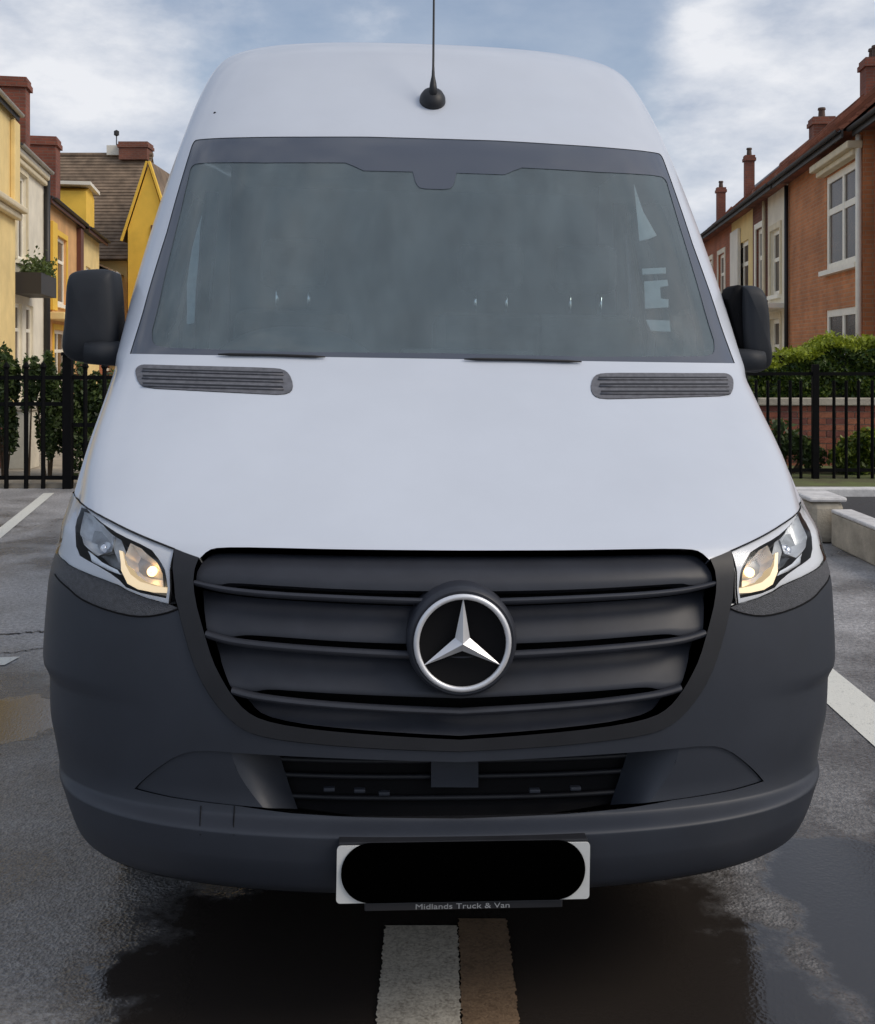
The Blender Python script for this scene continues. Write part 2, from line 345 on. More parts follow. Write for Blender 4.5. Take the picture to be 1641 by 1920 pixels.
# ---- low brick wall behind the right fence: single bricks
M_BRK = [mat('garden_brick_%s' % n, c, rough=.9, var=.2, vscale=14, bump=.4, bscale=90) for n, c in (('red', (.26, .085, .05)), ('dark', (.17, .06, .045)), ('rust', (.32, .12, .065)))]
M_MORT = mat('mortar', (.30, .25, .20), rough=.95, var=.15, vscale=20)
def brick_wall(name, label, org, length, nc, z0, coping, rot=0):
    w = empty(name, org, (0, 0, rot)); tag(w, label, 'brick wall')
    mb = MB(); mb.box((0, .006, 0), (length, .21, nc*.075+z0)); mb.build('mortar_core', M_MORT, w)
    ms = []
    for m in M_BRK:
        b = MB(); b.box((0, 0, 0), (.215, .10, .065)); ms.append(b.mesh('brick', m))
    half = []
    for m in M_BRK:
        b = MB(); b.box((0, 0, 0), (.1025, .10, .065)); half.append(b.mesh('brick', m))
    rnd = random.Random(11)
    for r in range(nc):
        x = 0 if r % 2 == 0 else -.1125
        while x < length-.05:
            k = rnd.choice((0, 0, 1, 2)); use = ms
            xx = x
            if x < 0: use, xx = half, 0
            elif x+.215 > length: use = half
            if xx+(.215 if use is ms else .1025) <= length+.02:
                o = bpy.data.objects.new('brick', use[k]); COL.objects.link(o); o.parent = w; o.location = (xx, -.004+rnd.uniform(-.003, .003), z0+r*.075+.005)
            x += .225
    if coping:
        mb = MB(); mb.box((-.03, -.05, nc*.075+z0), (length+.03, .26, nc*.075+z0+.09)); mb.build('coping', coping, w, bevel=.012)
    return w
brick_wall('garden_wall', 'low red brick wall with pale coping below the clipped hedge', ((1425-CX)*12.6/FPX, 12.6, .1), 3.6, 10, .02, M_CONC)
brick_wall('garden_wall', 'short red brick wall low behind the left iron fence', ((-70-CX)*13.4/FPX, 13.4, .05), .66, 8, .0, None)
M_CREAM_P = mat('cream_render_pier', (.62, .57, .46), rough=.85, var=.12, vscale=5)
mb = MB(); pr = empty('gate_pier', ((33-CX)*13.2/FPX, 13.2, .05)); tag(pr, 'pale rendered gate pier behind the left iron fence', 'gate pier')
mb.box((-.16, 0, 0), (.16, .3, .72)); mb.build('shaft', M_CREAM_P, pr, bevel=.01); mb = MB(); mb.box((-.19, -.03, .721), (.19, .33, .79)); mb.build('pier_cap', M_CONC, pr, bevel=.015)

# ================================================================== PLANTS
def leaves(name, mats, parent, gen, n, size, seed=1, up=.3):
    rnd = np.random.default_rng(seed); P, tone = gen(rnd, n); n = len(P)
    d = rnd.normal(size=(n, 3)); d[:, 2] += up; d /= np.linalg.norm(d, axis=1, keepdims=True)
    a = rnd.normal(size=(n, 3)); e1 = np.cross(d, a); e1 /= np.linalg.norm(e1, axis=1, keepdims=True); e2 = np.cross(d, e1)
    s = size*rnd.uniform(.6, 1.3, n)[:, None]
    V = np.stack([P-e1*s, P+e2*s*.5+d*s*.12, P+e1*s, P-e2*s*.5+d*s*.12], 1).reshape(-1, 3)
    me = bpy.data.meshes.new(name); me.vertices.add(4*n); me.vertices.foreach_set('co', V.ravel())
    me.loops.add(4*n); me.loops.foreach_set('vertex_index', np.arange(4*n)); me.polygons.add(n); me.polygons.foreach_set('loop_start', np.arange(n)*4); me.polygons.foreach_set('loop_total', np.full(n, 4))
    me.update(calc_edges=True); at = me.attributes.new('tone', 'FLOAT', 'POINT'); at.data.foreach_set('value', np.repeat(tone, 4))
    me.materials.append(mats); o = bpy.data.objects.new(name, me); COL.objects.link(o); o.parent = parent
    return o
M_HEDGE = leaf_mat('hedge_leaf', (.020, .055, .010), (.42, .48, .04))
M_SHRUB = leaf_mat('shrub_leaf', (.018, .038, .012), (.12, .17, .04))
M_BROWNL = leaf_mat('brown_leaf', (.10, .06, .035), (.24, .15, .09))
M_DGREEN = leaf_mat('dark_tree_leaf', (.015, .035, .012), (.06, .10, .03))
M_STEM = mat('woody_stem', (.09, .06, .035), rough=.9)
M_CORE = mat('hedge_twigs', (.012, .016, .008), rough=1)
hd = empty('clipped_hedge', ((1530-CX)*13.0/FPX, 13.0, .1)); tag(hd, 'bright green clipped hedge above the low brick wall on the right', 'hedge')
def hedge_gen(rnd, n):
    # shell of a 3.6 x .6 x .75 block with a wavy top: leaf tone painted sunlit on top, shaded on the face
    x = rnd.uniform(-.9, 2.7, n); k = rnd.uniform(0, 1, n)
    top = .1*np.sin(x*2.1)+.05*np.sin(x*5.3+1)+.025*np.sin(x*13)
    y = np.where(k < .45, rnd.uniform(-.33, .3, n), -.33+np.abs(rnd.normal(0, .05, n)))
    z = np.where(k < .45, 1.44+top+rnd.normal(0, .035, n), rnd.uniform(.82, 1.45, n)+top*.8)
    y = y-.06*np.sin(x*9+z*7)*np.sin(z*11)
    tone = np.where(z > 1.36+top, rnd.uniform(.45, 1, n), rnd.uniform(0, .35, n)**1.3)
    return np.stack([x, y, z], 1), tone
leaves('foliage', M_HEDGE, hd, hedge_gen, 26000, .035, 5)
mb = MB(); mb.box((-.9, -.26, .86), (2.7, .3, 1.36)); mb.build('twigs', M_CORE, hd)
for x in np.arange(-.8, 2.7, .4):
    mb = MB(); mb.tube([(x, .02, 0), (x+.03, .02, .9)], .018, 6); mb.build('stem', M_STEM, hd)
def bush(name, label, org, rx, ry, h, n, size, m, seed, z0=.0, group=None, tone_top=1.0):
    b = empty(name, org); tag(b, label, 'shrub', group)
    rs = np.random.default_rng(seed+50); cl = [(rs.uniform(-.75, .75)*rx, rs.uniform(-.7, .7)*ry, z0+(h-z0)*rs.uniform(.2, .85), rs.uniform(.25, .5)) for _ in range(12)]
    def gen(rnd, n_):
        k = rnd.integers(0, len(cl), n_); c = np.array(cl)[k]; d = rnd.normal(size=(n_, 3)); d /= np.linalg.norm(d, axis=1, keepdims=True); d *= rnd.uniform(.6, 1, n_)[:, None]
        P = c[:, :3]+d*np.stack([c[:, 3]*rx*1.1, c[:, 3]*ry*1.1, c[:, 3]*(h-z0)*.75], 1); P[:, 2] = np.clip(P[:, 2], .01, None)
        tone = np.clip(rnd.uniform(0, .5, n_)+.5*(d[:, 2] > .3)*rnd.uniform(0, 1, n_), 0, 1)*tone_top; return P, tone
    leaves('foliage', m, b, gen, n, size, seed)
    for k in range(5):
        x, y, z, _ = cl[k]; mb = MB(); mb.tube([(x*.2, y*.2, 0), (x*.6, y*.6, z*.5), (x, y, z)], [.014, .01, .005], 5); mb.build('stem', M_STEM, b)
    return b
def atg(px, Y, z=0): return ((px-CX)*Y/FPX, Y, z)
bush('leafy_shrub', 'dark leafy shrub with upright shoots behind the left fence, farthest left', atg(8, 12.2), .18, .22, 1.45, 3000, .038, M_SHRUB, 1, .15)
bush('leafy_shrub', 'tall dark shrub just left of the black gate post', atg(92, 12.3), .20, .25, 1.42, 4200, .038, M_SHRUB, 2, .12)
bush('leafy_shrub', 'dense green shrub under the left door mirror, right of the gate post', atg(170, 12.4), .38, .3, 1.45, 7500, .038, M_SHRUB, 3, .15)
bush('leafy_shrub', 'thin purple-green shoot between the two leftmost pickets', atg(52, 12.15), .05, .08, 1.42, 260, .045, M_SHRUB, 4, .8)
bush('low_shrub', 'low green shrub at the foot of the right fence', atg(1596, 11.75, .15), .42, .2, .46, 3600, .035, M_HEDGE, 6, .0, None, .75)
bush('low_shrub', 'low spreading shrub at the right edge behind the fence', atg(1668, 11.8, .15), .3, .2, .42, 2200, .035, M_HEDGE, 7, .0, None, .75)
bush('low_shrub', 'dark shrub between the van bonnet and the right fence post', atg(1476, 11.85, .15), .4, .2, .55, 2200, .04, M_SHRUB, 8, .0)

# ================================================================== HOUSES
M_BRICK_A = brick_mat('brick_orange', (.58, .225, .085), (.47, .17, .066), (.48, .27, .15))
M_BRICK_Z = brick_mat('brick_red', (.42, .125, .055), (.32, .09, .045), (.34, .18, .11))
M_BRICK_D = brick_mat('brick_dark', (.22, .075, .045), (.16, .055, .038), (.20, .12, .09))
M_BRICK_C = brick_mat('chimney_brick', (.24, .072, .042), (.17, .052, .034), (.18, .10, .075))
M_CREAM = mat('cream_render', (.82, .76, .62), rough=.85, var=.12, vscale=1.6, bump=.1, bscale=60, detail=8)
M_YELLOW = mat('yellow_render', (.86, .66, .30), rough=.85, var=.12, vscale=1.5, detail=8)
M_DYELLOW = mat('deep_yellow_render', (.88, .56, .08), rough=.85, var=.10, vscale=1.5, detail=8)
M_TAN = mat('tan_render', (.70, .40, .17), rough=.85, var=.18, vscale=1.3, detail=8)
M_WHITE = mat('white_render', (.80, .76, .66), rough=.85, var=.12, vscale=1.5, detail=8)
M_FRAME = mat('window_frame_cream', (.95, .90, .76), rough=.5, var=.06, vscale=5)
M_TRIM = mat('cornice_cream', (.72, .62, .42), rough=.6, var=.10, vscale=4)
M_GUT = mat('gutter_black', (.016, .016, .017), rough=.5)
M_GUTG = mat('gutter_grey', (.42, .40, .36), rough=.6, var=.15, vscale=5)
M_BROWNP = mat('brown_pipe', (.13, .045, .03), rough=.6)
M_TILE_R = mat('roof_tile_red', (.25, .095, .055), rough=.85, var=.38, vscale=2.6, detail=10, bump=.5, bscale=25)
M_TILE_B = mat('roof_tile_brown', (.20, .145, .10), rough=.9, var=.40, vscale=2.6, detail=10, bump=.5, bscale=25)
M_TILE_S = mat('roof_slate', (.055, .055, .06), rough=.7, var=.35, vscale=3, detail=10)
M_TILE_G = mat('roof_slate_grey', (.30, .30, .32), rough=.75, var=.2, vscale=3, detail=10)
M_LEAD = mat('lead_flashing', (.22, .23, .25), rough=.55, var=.2, vscale=6)
M_POT = mat('chimney_pot', (.10, .065, .05), rough=.85, var=.2, vscale=9)
M_PANE = mat('window_pane', (.075, .048, .036), rough=.22, spec=.14, var=.6, vscale=1.6)
M_CURT = mat('net_curtain', (.62, .58, .50), rough=.9, var=.15, vscale=6)
M_DOOR = mat('door_brown', (.16, .06, .03), rough=.5)
M_FLASH = mat('fascia_dark', (.03, .026, .024), rough=.6)

def wall_open(mb, length, z0, z1, ops, th=.16, m=0):
    "facade on y=0 (outside is -y) with real openings"
    xs = sorted(set([0, length]+[v for o in ops for v in o[:2]])); zs = sorted(set([z0, z1]+[v for o in ops for v in o[2:4]]))
    for i in range(len(xs)-1):
        for k in range(len(zs)-1):
            cx, cz = (xs[i]+xs[i+1])/2, (zs[k]+zs[k+1])/2
            if not any(o[0] < cx < o[1] and o[2] < cz < o[3] for o in ops):
                mb.quad((xs[i], 0, zs[k]), (xs[i+1], 0, zs[k]), (xs[i+1], 0, zs[k+1]), (xs[i], 0, zs[k+1]), m=m)
    for (a, b, c, d) in [o[:4] for o in ops]:
        mb.quad((a,0,c),(a,th,c),(a,th,d),(a,0,d), m=m); mb.quad((b,0,c),(b,0,d),(b,th,d),(b,th,c), m=m)
        mb.quad((a,0,d),(a,th,d),(b,th,d),(b,0,d), m=m); mb.quad((a,0,c),(b,0,c),(b,th,c),(a,th,c), m=m)
def window(parent, a, b, c, d, cols=2, transom=.68, y=.06, fw=.06, proud=0, frame=None, sill=True, surround=None, curtain=False):
    fm = frame or M_FRAME; y -= proud
    mb = MB(); mb.box((a, y, c), (a+fw, y+.07, d)); mb.box((b-fw, y, c), (b, y+.07, d)); mb.box((a+fw, y, c), (b-fw, y+.07, c+fw)); mb.box((a+fw, y, d-fw), (b-fw, y+.07, d))
    w = mb.build('window', fm, parent)
    xs = [a+fw+(b-a-2*fw)*k/cols for k in range(cols+1)]
    for x in xs[1:-1]:
        m2 = MB(); m2.box((x-fw*.5, y+.004, c+fw), (x+fw*.5, y+.066, d-fw)); m2.build('mullion', fm, w)
    zt_ = c+(d-c)*transom if transom else None
    for k in range(cols):
        p, q = xs[k]+(fw*.5 if k else 0), xs[k+1]-(fw*.5 if k < cols-1 else 0)
        segs = [(c+fw, d-fw)]
        if zt_:
            m2 = MB(); m2.box((p, y+.008, zt_-fw*.45), (q, y+.062, zt_+fw*.45)); m2.build('transom', fm, w); segs = [(c+fw, zt_-fw*.45), (zt_+fw*.45, d-fw)]
        for (za, zb) in segs:
            m2 = MB(); m2.box((p, y+.03, za), (q, y+.036, zb)); m2.build('pane', M_PANE, w)
    if sill:
        m2 = MB(); m2.box((a-.08, y-.14-proud*0, c-.09), (b+.08, y+.10, c-.002)); m2.build('sill', fm, w)
    if surround:
        m2 = MB(); s_ = .14; m2.box((a-s_, -.03, c-.0), (a-.003, .05, d+s_)); m2.box((b+.003, -.03, c), (b+s_, .05, d+s_)); m2.box((a-.003, -.03, d+.003), (b+.003, .05, d+s_)); m2.build('surround', surround, w)
    return w
def chimney(parent, x, y, w, d, z0, z1, pots=2, m=None, potm=None):
    mb = MB(); mb.box((x-w/2, y-d/2, z0), (x+w/2, y+d/2, z1-.22)); ch = mb.build('chimney', m or M_BRICK_C, parent)
    mb = MB(); mb.box((x-w/2-.05, y-d/2-.05, z1-.218), (x+w/2+.05, y+d/2+.05, z1-.10)); mb.box((x-w/2-.02, y-d/2-.02, z1-.099), (x+w/2+.02, y+d/2+.02, z1)); mb.build('chimney_cap', m or M_BRICK_C, ch)
    for k in range(pots):
        px_ = x if pots == 1 else x-w/2+w*(k+.5)/pots
        mb = MB(); mb.lathe([(.10,z1),(.085,z1+.22),(.11,z1+.24),(.10,z1+.30),(.07,z1+.30),(.06,z1+.1)], (px_, y, 0), n=10); mb.build('chimney_pot', potm or M_POT, ch, smooth=True, autos=40)
    return ch
def roof(parent, x0, x1, ye, yr, ze, zr, tile, yb=None, over=.28, course=.17, ridge=True, name='roof'):
    "pitched roof: eave at y=ye (front), ridge at yr; stepped tile courses on the front slope"
    rf = empty(name); rf.parent = parent
    run, rise = yr-ye, zr-ze; L_ = math.hypot(run, rise); n = max(3, int(L_/course)); ux, uz = run/L_, rise/L_; nx, nz = -uz, ux
    mb = MB()
    for k in range(n):
        a, b = L_*k/n-.02, L_*(k+1)/n+.01
        lo, hi = .035, .004
        p = [(ye+ux*a+nx*lo, ze+uz*a+nz*lo), (ye+ux*b+nx*hi, ze+uz*b+nz*hi), (ye+ux*b-nx*.03, ze+uz*b-nz*.03), (ye+ux*a-nx*.03, ze+uz*a-nz*.03)]
        mb.quad((x0,)+p[0], (x1,)+p[0], (x1,)+p[1], (x0,)+p[1]); mb.quad((x0,)+p[3], (x1,)+p[3], (x1,)+p[0], (x0,)+p[0])
        mb.quad((x0,)+p[0], (x0,)+p[1], (x0,)+p[2], (x0,)+p[3]); mb.quad((x1,)+p[0], (x1,)+p[3], (x1,)+p[2], (x1,)+p[1])
    mb.build('tile_courses', tile, rf)
    yb = yb if yb is not None else yr+run
    mb = MB(); mb.quad((x0, yr, zr), (x1, yr, zr), (x1, yb, ze), (x0, yb, ze)); mb.quad((x0, ye, ze-.05), (x1, ye, ze-.05), (x1, yb, ze-.05), (x0, yb, ze-.05)); mb.build('back_slope', tile, rf)
    if ridge:
        mb = MB(); mb.tube([(x0-.02, yr, zr+.03), (x1+.02, yr, zr+.03)], .09, 8); mb.build('ridge_tile', tile, rf)
    return rf
def gutter(parent, x0, x1, y, z, m=None, fas=None):
    mb = MB(); pr = [(-.05, .0), (-.043, -.032), (-.01, -.055), (.03, -.045), (.045, 0)]
    mb.grid([[(x, y+a, z+b) for a, b in pr] for x in (x0, x1)]); mb.grid([[(x, y+a*.9, z+b*.9+.004) for a, b in pr] for x in (x0, x1)]); mb.build('gutter', m or M_GUT, parent, smooth=True)
    mb = MB(); mb.box((x0, y+.05, z-.13), (x1, y+.08, z+.02)); mb.build('fascia', fas or M_FLASH, parent)
def pipe(parent, x, y, z0, z1, m=None, r=.045):
    mb = MB(); mb.tube([(x, y, z0), (x, y, z1)], r, 8); mb.build('downpipe', m or M_GUT, parent, smooth=True)

KR, X0R = .105, 5.19; NRM_R = math.hypot(1, KR)
KL, X0L = .185, 4.55; NRM_L = math.hypot(1, KL)
def YR(px): return X0R*FPX/(px-CX-KR*FPX)
def YL(px): return X0L*FPX/(CX-KL*FPX-px)
def house_right(name, label, pn, pf, set_back=0.0):
    "house on the right row between photo columns pn (near) and pf (far); local x runs from far to near, y into the house"
    yn, yf = YR(pn), YR(pf); e = empty(name, (X0R+KR*yf+set_back, yf, .06), (0, 0, math.atan2(-1, -KR))); tag(e, label, 'house')
    ln = (yf-yn)*NRM_R
    return e, ln, (lambda px: (yf-YR(px))*NRM_R)
def house_left(name, label, pn, pf, set_back=0.0):
    yn, yf = YL(pn), YL(pf); e = empty(name, (-(X0L+KL*yn)-set_back, yn, .05), (0, 0, math.atan2(1, -KL))); tag(e, label, 'house')
    ln = (yf-yn)*NRM_L
    return e, ln, (lambda px: (YL(px)-yn)*NRM_L)
def shell(e, ln, z1, ops, m, depth=5.2, zr=None, zbase=0):
    mb = MB(); wall_open(mb, ln, zbase, z1, ops)
    for x in (0, ln):
        mb.quad((x, 0, zbase), (x, depth, zbase), (x, depth, z1), (x, 0, z1))
        if zr: mb.quad((x, 0, z1), (x, depth, z1), (x, depth/2, zr))
    mb.quad((0, depth, zbase), (ln, depth, zbase), (ln, depth, z1), (0, depth, z1))
    mb.build('wall', m, e)
    mb = MB(); mb.box((.05, .9, zbase), (ln-.05, 1.0, z1)); mb.build('room_back', M_CABINISH, e)
M_CABINISH = mat('dim_room', (.10, .075, .06), rough=.9, var=.3, vscale=1.2)

# ---------- right row
def ridge_chimney(e, px, ytop, wpx, dpt=2.5, pots=1, m=None):
    "stack on the ridge of house e seen at column px"
    Y = (X0R+dpt)*FPX/(px-CX-KR*FPX); ex, ey = e.location.x, e.location.y; a = e.rotation_euler.z
    X_ = (px-CX)*Y/FPX; lx = (X_-ex)*math.cos(a)+(Y-ey)*math.sin(a); ly = -(X_-ex)*math.sin(a)+(Y-ey)*math.cos(a)
    w = wpx*Y/FPX; return chimney(e, lx, ly, w*.9, w*.9, RZ-.9, CAMH+(YH-ytop)*Y/FPX-.06, pots, m)
EZ, RZ, DP = 5.15, 7.70, 5.2
# near red house (only its front edge shows)
e, ln, X = house_right('brick_house', 'red brick house at the far right edge beside a cream downpipe', 1830, 1621, .16)
shell(e, ln, EZ+.1, [], M_BRICK_Z, DP, RZ); roof(e, -.0, ln, -.35, DP/2, EZ, RZ, M_TILE_R); gutter(e, 0, ln, -.40, EZ-.02)
# orange house with the tall bay window
e, ln, X = house_right('brick_house', 'orange brick house with a tall cream four-light window above another', 1619, 1478)
a_, b_ = X(1549), X(1613)
ops = [(a_, b_, .75, 2.22), (a_, b_, 2.95, 4.70)]
shell(e, ln, EZ+.1, ops, M_BRICK_A, DP, RZ)
window(e, a_, b_, .75, 2.22, 2, None, y=.02, fw=.13); window(e, a_, b_, 2.95, 4.70, 2, .62, y=.02, fw=.13)
mb = MB(); mb.box((a_-.12, -.16, 4.72), (b_+.12, -.003, 4.82)); mb.box((a_-.20, -.26, 4.821), (b_+.18, -.003, 4.95)); mb.build('window_cornice', M_TRIM, e, bevel=.02)
pipe(e, ln-.06, -.06, 0, EZ-.1, M_FRAME, .05); pipe(e, X(1478)+.1, -.06, 0, EZ-.1, M_GUT)
roof(e, 0, ln, -.35, DP/2, EZ, RZ, M_TILE_R); gutter(e, 0, ln, -.40, EZ-.02)
def upstand(e, x, h=.22, w=.26, m=None):
    mb = MB(); run, rise = DP/2+.35, RZ-EZ
    p = [(-.30, EZ+.02), (DP/2, RZ+.02), (DP/2, RZ+.02+h), (-.30, EZ+.02+h)]
    mb.quad(*[(x-w/2, a, b) for a, b in p]); mb.quad(*[(x+w/2, a, b) for a, b in p[::-1]])
    for i in range(4): a, b = p[i], p[(i+1) % 4]; mb.quad((x-w/2,)+a, (x-w/2,)+b, (x+w/2,)+b, (x+w/2,)+a)
    mb.build('party_wall', m or M_BRICK_D, e)
upstand(e, .14, .14, .22, M_TILE_R)
# cream narrow house
e, ln, X = house_right('terraced_house', 'narrow cream house beside the orange brick house on the right', 1477.5, 1440)
ops = [(X(1447)-.0-.28, X(1447)+.28, .8, 2.4), (X(1452)-.35, X(1452)+.30, 2.9, 4.4)]
ops = [(.35, ln-.75, 2.75, 4.25), (.35, ln-.75, .8, 2.2)]
shell(e, ln, EZ+.1, ops, M_CREAM, DP, RZ)
for o in ops: window(e, *o, 1, .55, fw=.10, surround=M_TRIM)
roof(e, 0, ln, -.35, DP/2, EZ, RZ, M_TILE_R); gutter(e, 0, ln, -.42, EZ-.02)
mb = MB(); mb.box((.1, -.55, 2.40), (ln-.1, -.003, 2.52)); mb.build('porch_canopy', M_FRAME, e, bevel=.02)
# brick and white house
e, ln, X = house_right('terraced_house', 'brown brick house with a white window bay, third along the right row', 1439.5, 1412)
ops = [(.45, ln-.55, 2.7, 4.5), (.45, ln-.55, .7, 2.3)]
shell(e, ln, EZ+.1, ops, M_BRICK_D, DP, RZ)
for o in ops: window(e, *o, 1, .6, fw=.12, surround=M_FRAME)
upstand(e, ln-.2, .16, .30, M_TILE_R); pipe(e, ln-.12, -.06, 0, EZ-.1, M_TRIM); ridge_chimney(e, 1640, 112, 46, pots=2)
roof(e, 0, ln, -.35, DP/2, EZ, RZ, M_TILE_R); gutter(e, 0, ln, -.42, EZ-.02)
# white bay house
e, ln, X = house_right('terraced_house', 'yellowish house with a bright white bay, fourth along the right row', 1411.5, 1372)
ops = [(.5, ln-.6, 2.9, 4.4), (.5, ln-.6, .8, 2.3)]
shell(e, ln, EZ+.1, ops, M_YELLOW, DP, RZ)
for o in ops: window(e, *o, 2, .6, fw=.12)
mb = MB(); mb.box((.3, -.10, .2), (1.5, -.003, EZ-.35)); mb.build('bay_panel', M_WHITE, e, bevel=.02)
roof(e, 0, ln, -.35, DP/2, EZ, RZ, M_TILE_R); gutter(e, 0, ln, -.42, EZ-.02)
# last brick houses
e, ln, X = house_right('terraced_house', 'dark red brick house at the far end of the right row', 1371.5, 1318)
ops = [(1.0, 2.2, 2.9, 4.4), (1.0, 2.2, .8, 2.3), (3.4, 4.6, 2.9, 4.4), (3.4, 4.6, .8, 2.3)]
ops = [o for o in ops if o[1] < ln-.2]
shell(e, ln, EZ+.1, ops, M_BRICK_Z, DP, RZ)
for o in ops: window(e, *o, 2, .6, fw=.10, surround=M_CREAM)
ridge_chimney(e, 1541, 222, 42, pots=1, m=M_BRICK_D)
roof(e, 0, ln, -.35, DP/2, EZ, RZ, M_TILE_R); gutter(e, 0, ln, -.42, EZ-.02)
e, ln, X = house_right('terraced_house', 'pale slate-roofed house just visible beyond the right row beside the van roof pillar', 1317, 1256)
shell(e, ln, EZ-.3, [], M_BRICK_Z, DP, RZ); roof(e, -.6, ln, -.35, DP/2+.8, EZ-.3, RZ+.6, M_TILE_G, yb=DP+.4); ridge_chimney(e, 1405, 292, 19, pots=1); ridge_chimney(e, 1352, 352, 17, pots=1)

# ---------- left row
e, ln, X = house_left('yellow_house', 'tall pale yellow house at the far left edge with a moulded eave', -140, 19, -.10)
ops = []
shell(e, ln, 6.08, ops, M_YELLOW, 5.5, 7.9); roof(e, -.1, ln-.1, -.12, 2.75, 6.12, 7.6, M_TILE_S)
gutter(e, -.1, ln-.1, -.15, 6.12, M_GUTG, M_FLASH)
mb = MB(); mb.box((0, -.14, 4.05), (ln+.02, -.003, 4.18)); mb.box((0, -.24, 4.181), (ln+.04, -.003, 4.30)); mb.build('string_course', M_TRIM, e, bevel=.03)
mb = MB(); mb.box((ln-.5, -.10, 4.31), (ln-.02, -.003, 5.95)); mb.build('corner_pilaster', M_YELLOW, e, bevel=.02)
# cream house
e, ln, X = house_left('cream_house', 'cream rendered house on the left with a dark balcony box and grey gutter', 20, 82.5)
ops = [(.55, 1.55, 3.35, 5.15), (.35, 1.15, .3, 2.45), (1.55, 2.35, .3, 2.45)]
shell(e, ln, 5.58, ops, M_CREAM, 5.2, 6.8)
window(e, *ops[0], 2, .65, fw=.10, surround=M_TRIM); window(e, *ops[1], 1, .75, fw=.08, sill=False); window(e, *ops[2], 1, .75, fw=.08, sill=False)
mb = MB(); mb.box((0, -.10, 5.28), (ln-.1, -.003, 5.40)); mb.box((0, -.15, 5.401), (ln-.1, -.003, 5.52)); mb.build('cornice', M_TRIM, e, bevel=.03)
roof(e, 0, ln-.1, -.16, 2.6, 5.60, 6.9, M_TILE_S); gutter(e, 0, ln-.1, -.20, 5.60, M_GUTG, M_WHITE)
pipe(e, ln-.05, -.08, 0, 5.6, M_GUT, .07)
chimney(e, 1.9, .28, .50, .5, 5.3, 7.32, 0)
# dark balcony box with greenery
bx = empty('balcony_planter', e.location, e.rotation_euler); tag(bx, 'dark balcony box with trailing plants on the cream house', 'planter')
mb = MB(); mb.box((.15, -.55, 2.62), (1.95, -.005, 2.70)); mb.box((.15, -.55, 2.70), (1.95, -.50, 3.05)); mb.box((.15, -.50, 2.70), (.20, -.005, 3.05)); mb.box((1.90, -.50, 2.70), (1.95, -.005, 3.05)); mb.build('box', M_FLASH, bx)
def pg(rnd, n): return np.stack([rnd.uniform(.2, 2.0, n), rnd.uniform(-.58, -.1, n), 3.05+np.abs(rnd.normal(0, .16, n))], 1), rnd.uniform(.3, 1, n)
leaves('foliage', M_SHRUB, bx, pg, 700, .05, 9)
# tan house
e, ln, X = house_left('tan_house', 'orange-tan rendered house on the left with a bright yellow window surround', 83.5, 149)
ops = [(X(100), X(124), 2.65, 4.35), (X(100), X(124), .5, 2.0)]
shell(e, ln, 5.0, ops, M_TAN, 5.0, 7.2)
for o in ops: window(e, *o, 2, .65, fw=.09, surround=M_DYELLOW)
mb = MB(); mb.box((X(88), -.14, 2.45), (X(97), -.003, 4.55)); mb.build('shutter', M_DYELLOW, e, bevel=.01)
mb = MB(); mb.box((X(88), -.4, 2.22), (X(127), -.003, 2.40)); mb.build('window_ledge', M_YELLOW, e, bevel=.02)
roof(e, 0, ln, -.18, 2.5, 5.05, 6.5, M_TILE_S); gutter(e, 0, ln, -.22, 5.06, M_GUT, M_BROWNP); chimney(e, 2.05, .38, .70, .70, 4.9, 6.8, 0)
mb = MB(); mb.box((ln-.55, -.12, 0), (ln, -.003, 4.9)); mb.build('brown_pilaster', M_BROWNP, e)
# sandy house with yellow dormer
e, ln, X = house_left('sandy_house', 'sandy narrow house on the left with a small yellow dormer', 150, 186)
ops = [(1.2, 2.2, 2.6, 4.0)]
shell(e, ln, 4.95, ops, M_YELLOW, 5.0, 7.0); window(e, *ops[0], 2, .6, fw=.09)
roof(e, 0, ln, -.28, 2.5, 5.0, 6.6, M_TILE_S); gutter(e, 0, ln, -.32, 5.0, M_GUT, M_BROWNP)
dm = empty('dormer'); dm.parent = e
mb = MB(); mb.poly_prism([(1.6, 5.15), (3.4, 5.15), (3.4, 6.25), (2.5, 6.55), (1.6, 6.25)], .05, 1.9); mb.build('dormer_wall', M_DYELLOW, dm)
mb = MB(); mb.box((1.4, -.1, 6.42), (3.6, 2.2, 6.52)); mb.build('dormer_roof', M_WHITE, dm)
# low brick house with light verge
e, ln, X = house_left('low_brick_house', 'low brick house with a pale eave beside the left mirror', 187, 262)
ops = [(1.5, 2.6, .9, 2.4), (4.0, 5.0, .9, 2.4)]
shell(e, ln, 4.05, ops, M_BRICK_Z, 5.0, 5.6)
for o in ops: window(e, *o, 2, .6, fw=.10, surround=M_YELLOW)
roof(e, 0, ln, -.4, 2.5, 4.1, 5.4, M_TILE_B); gutter(e, 0, ln, -.46, 4.1, M_GUTG, M_WHITE)

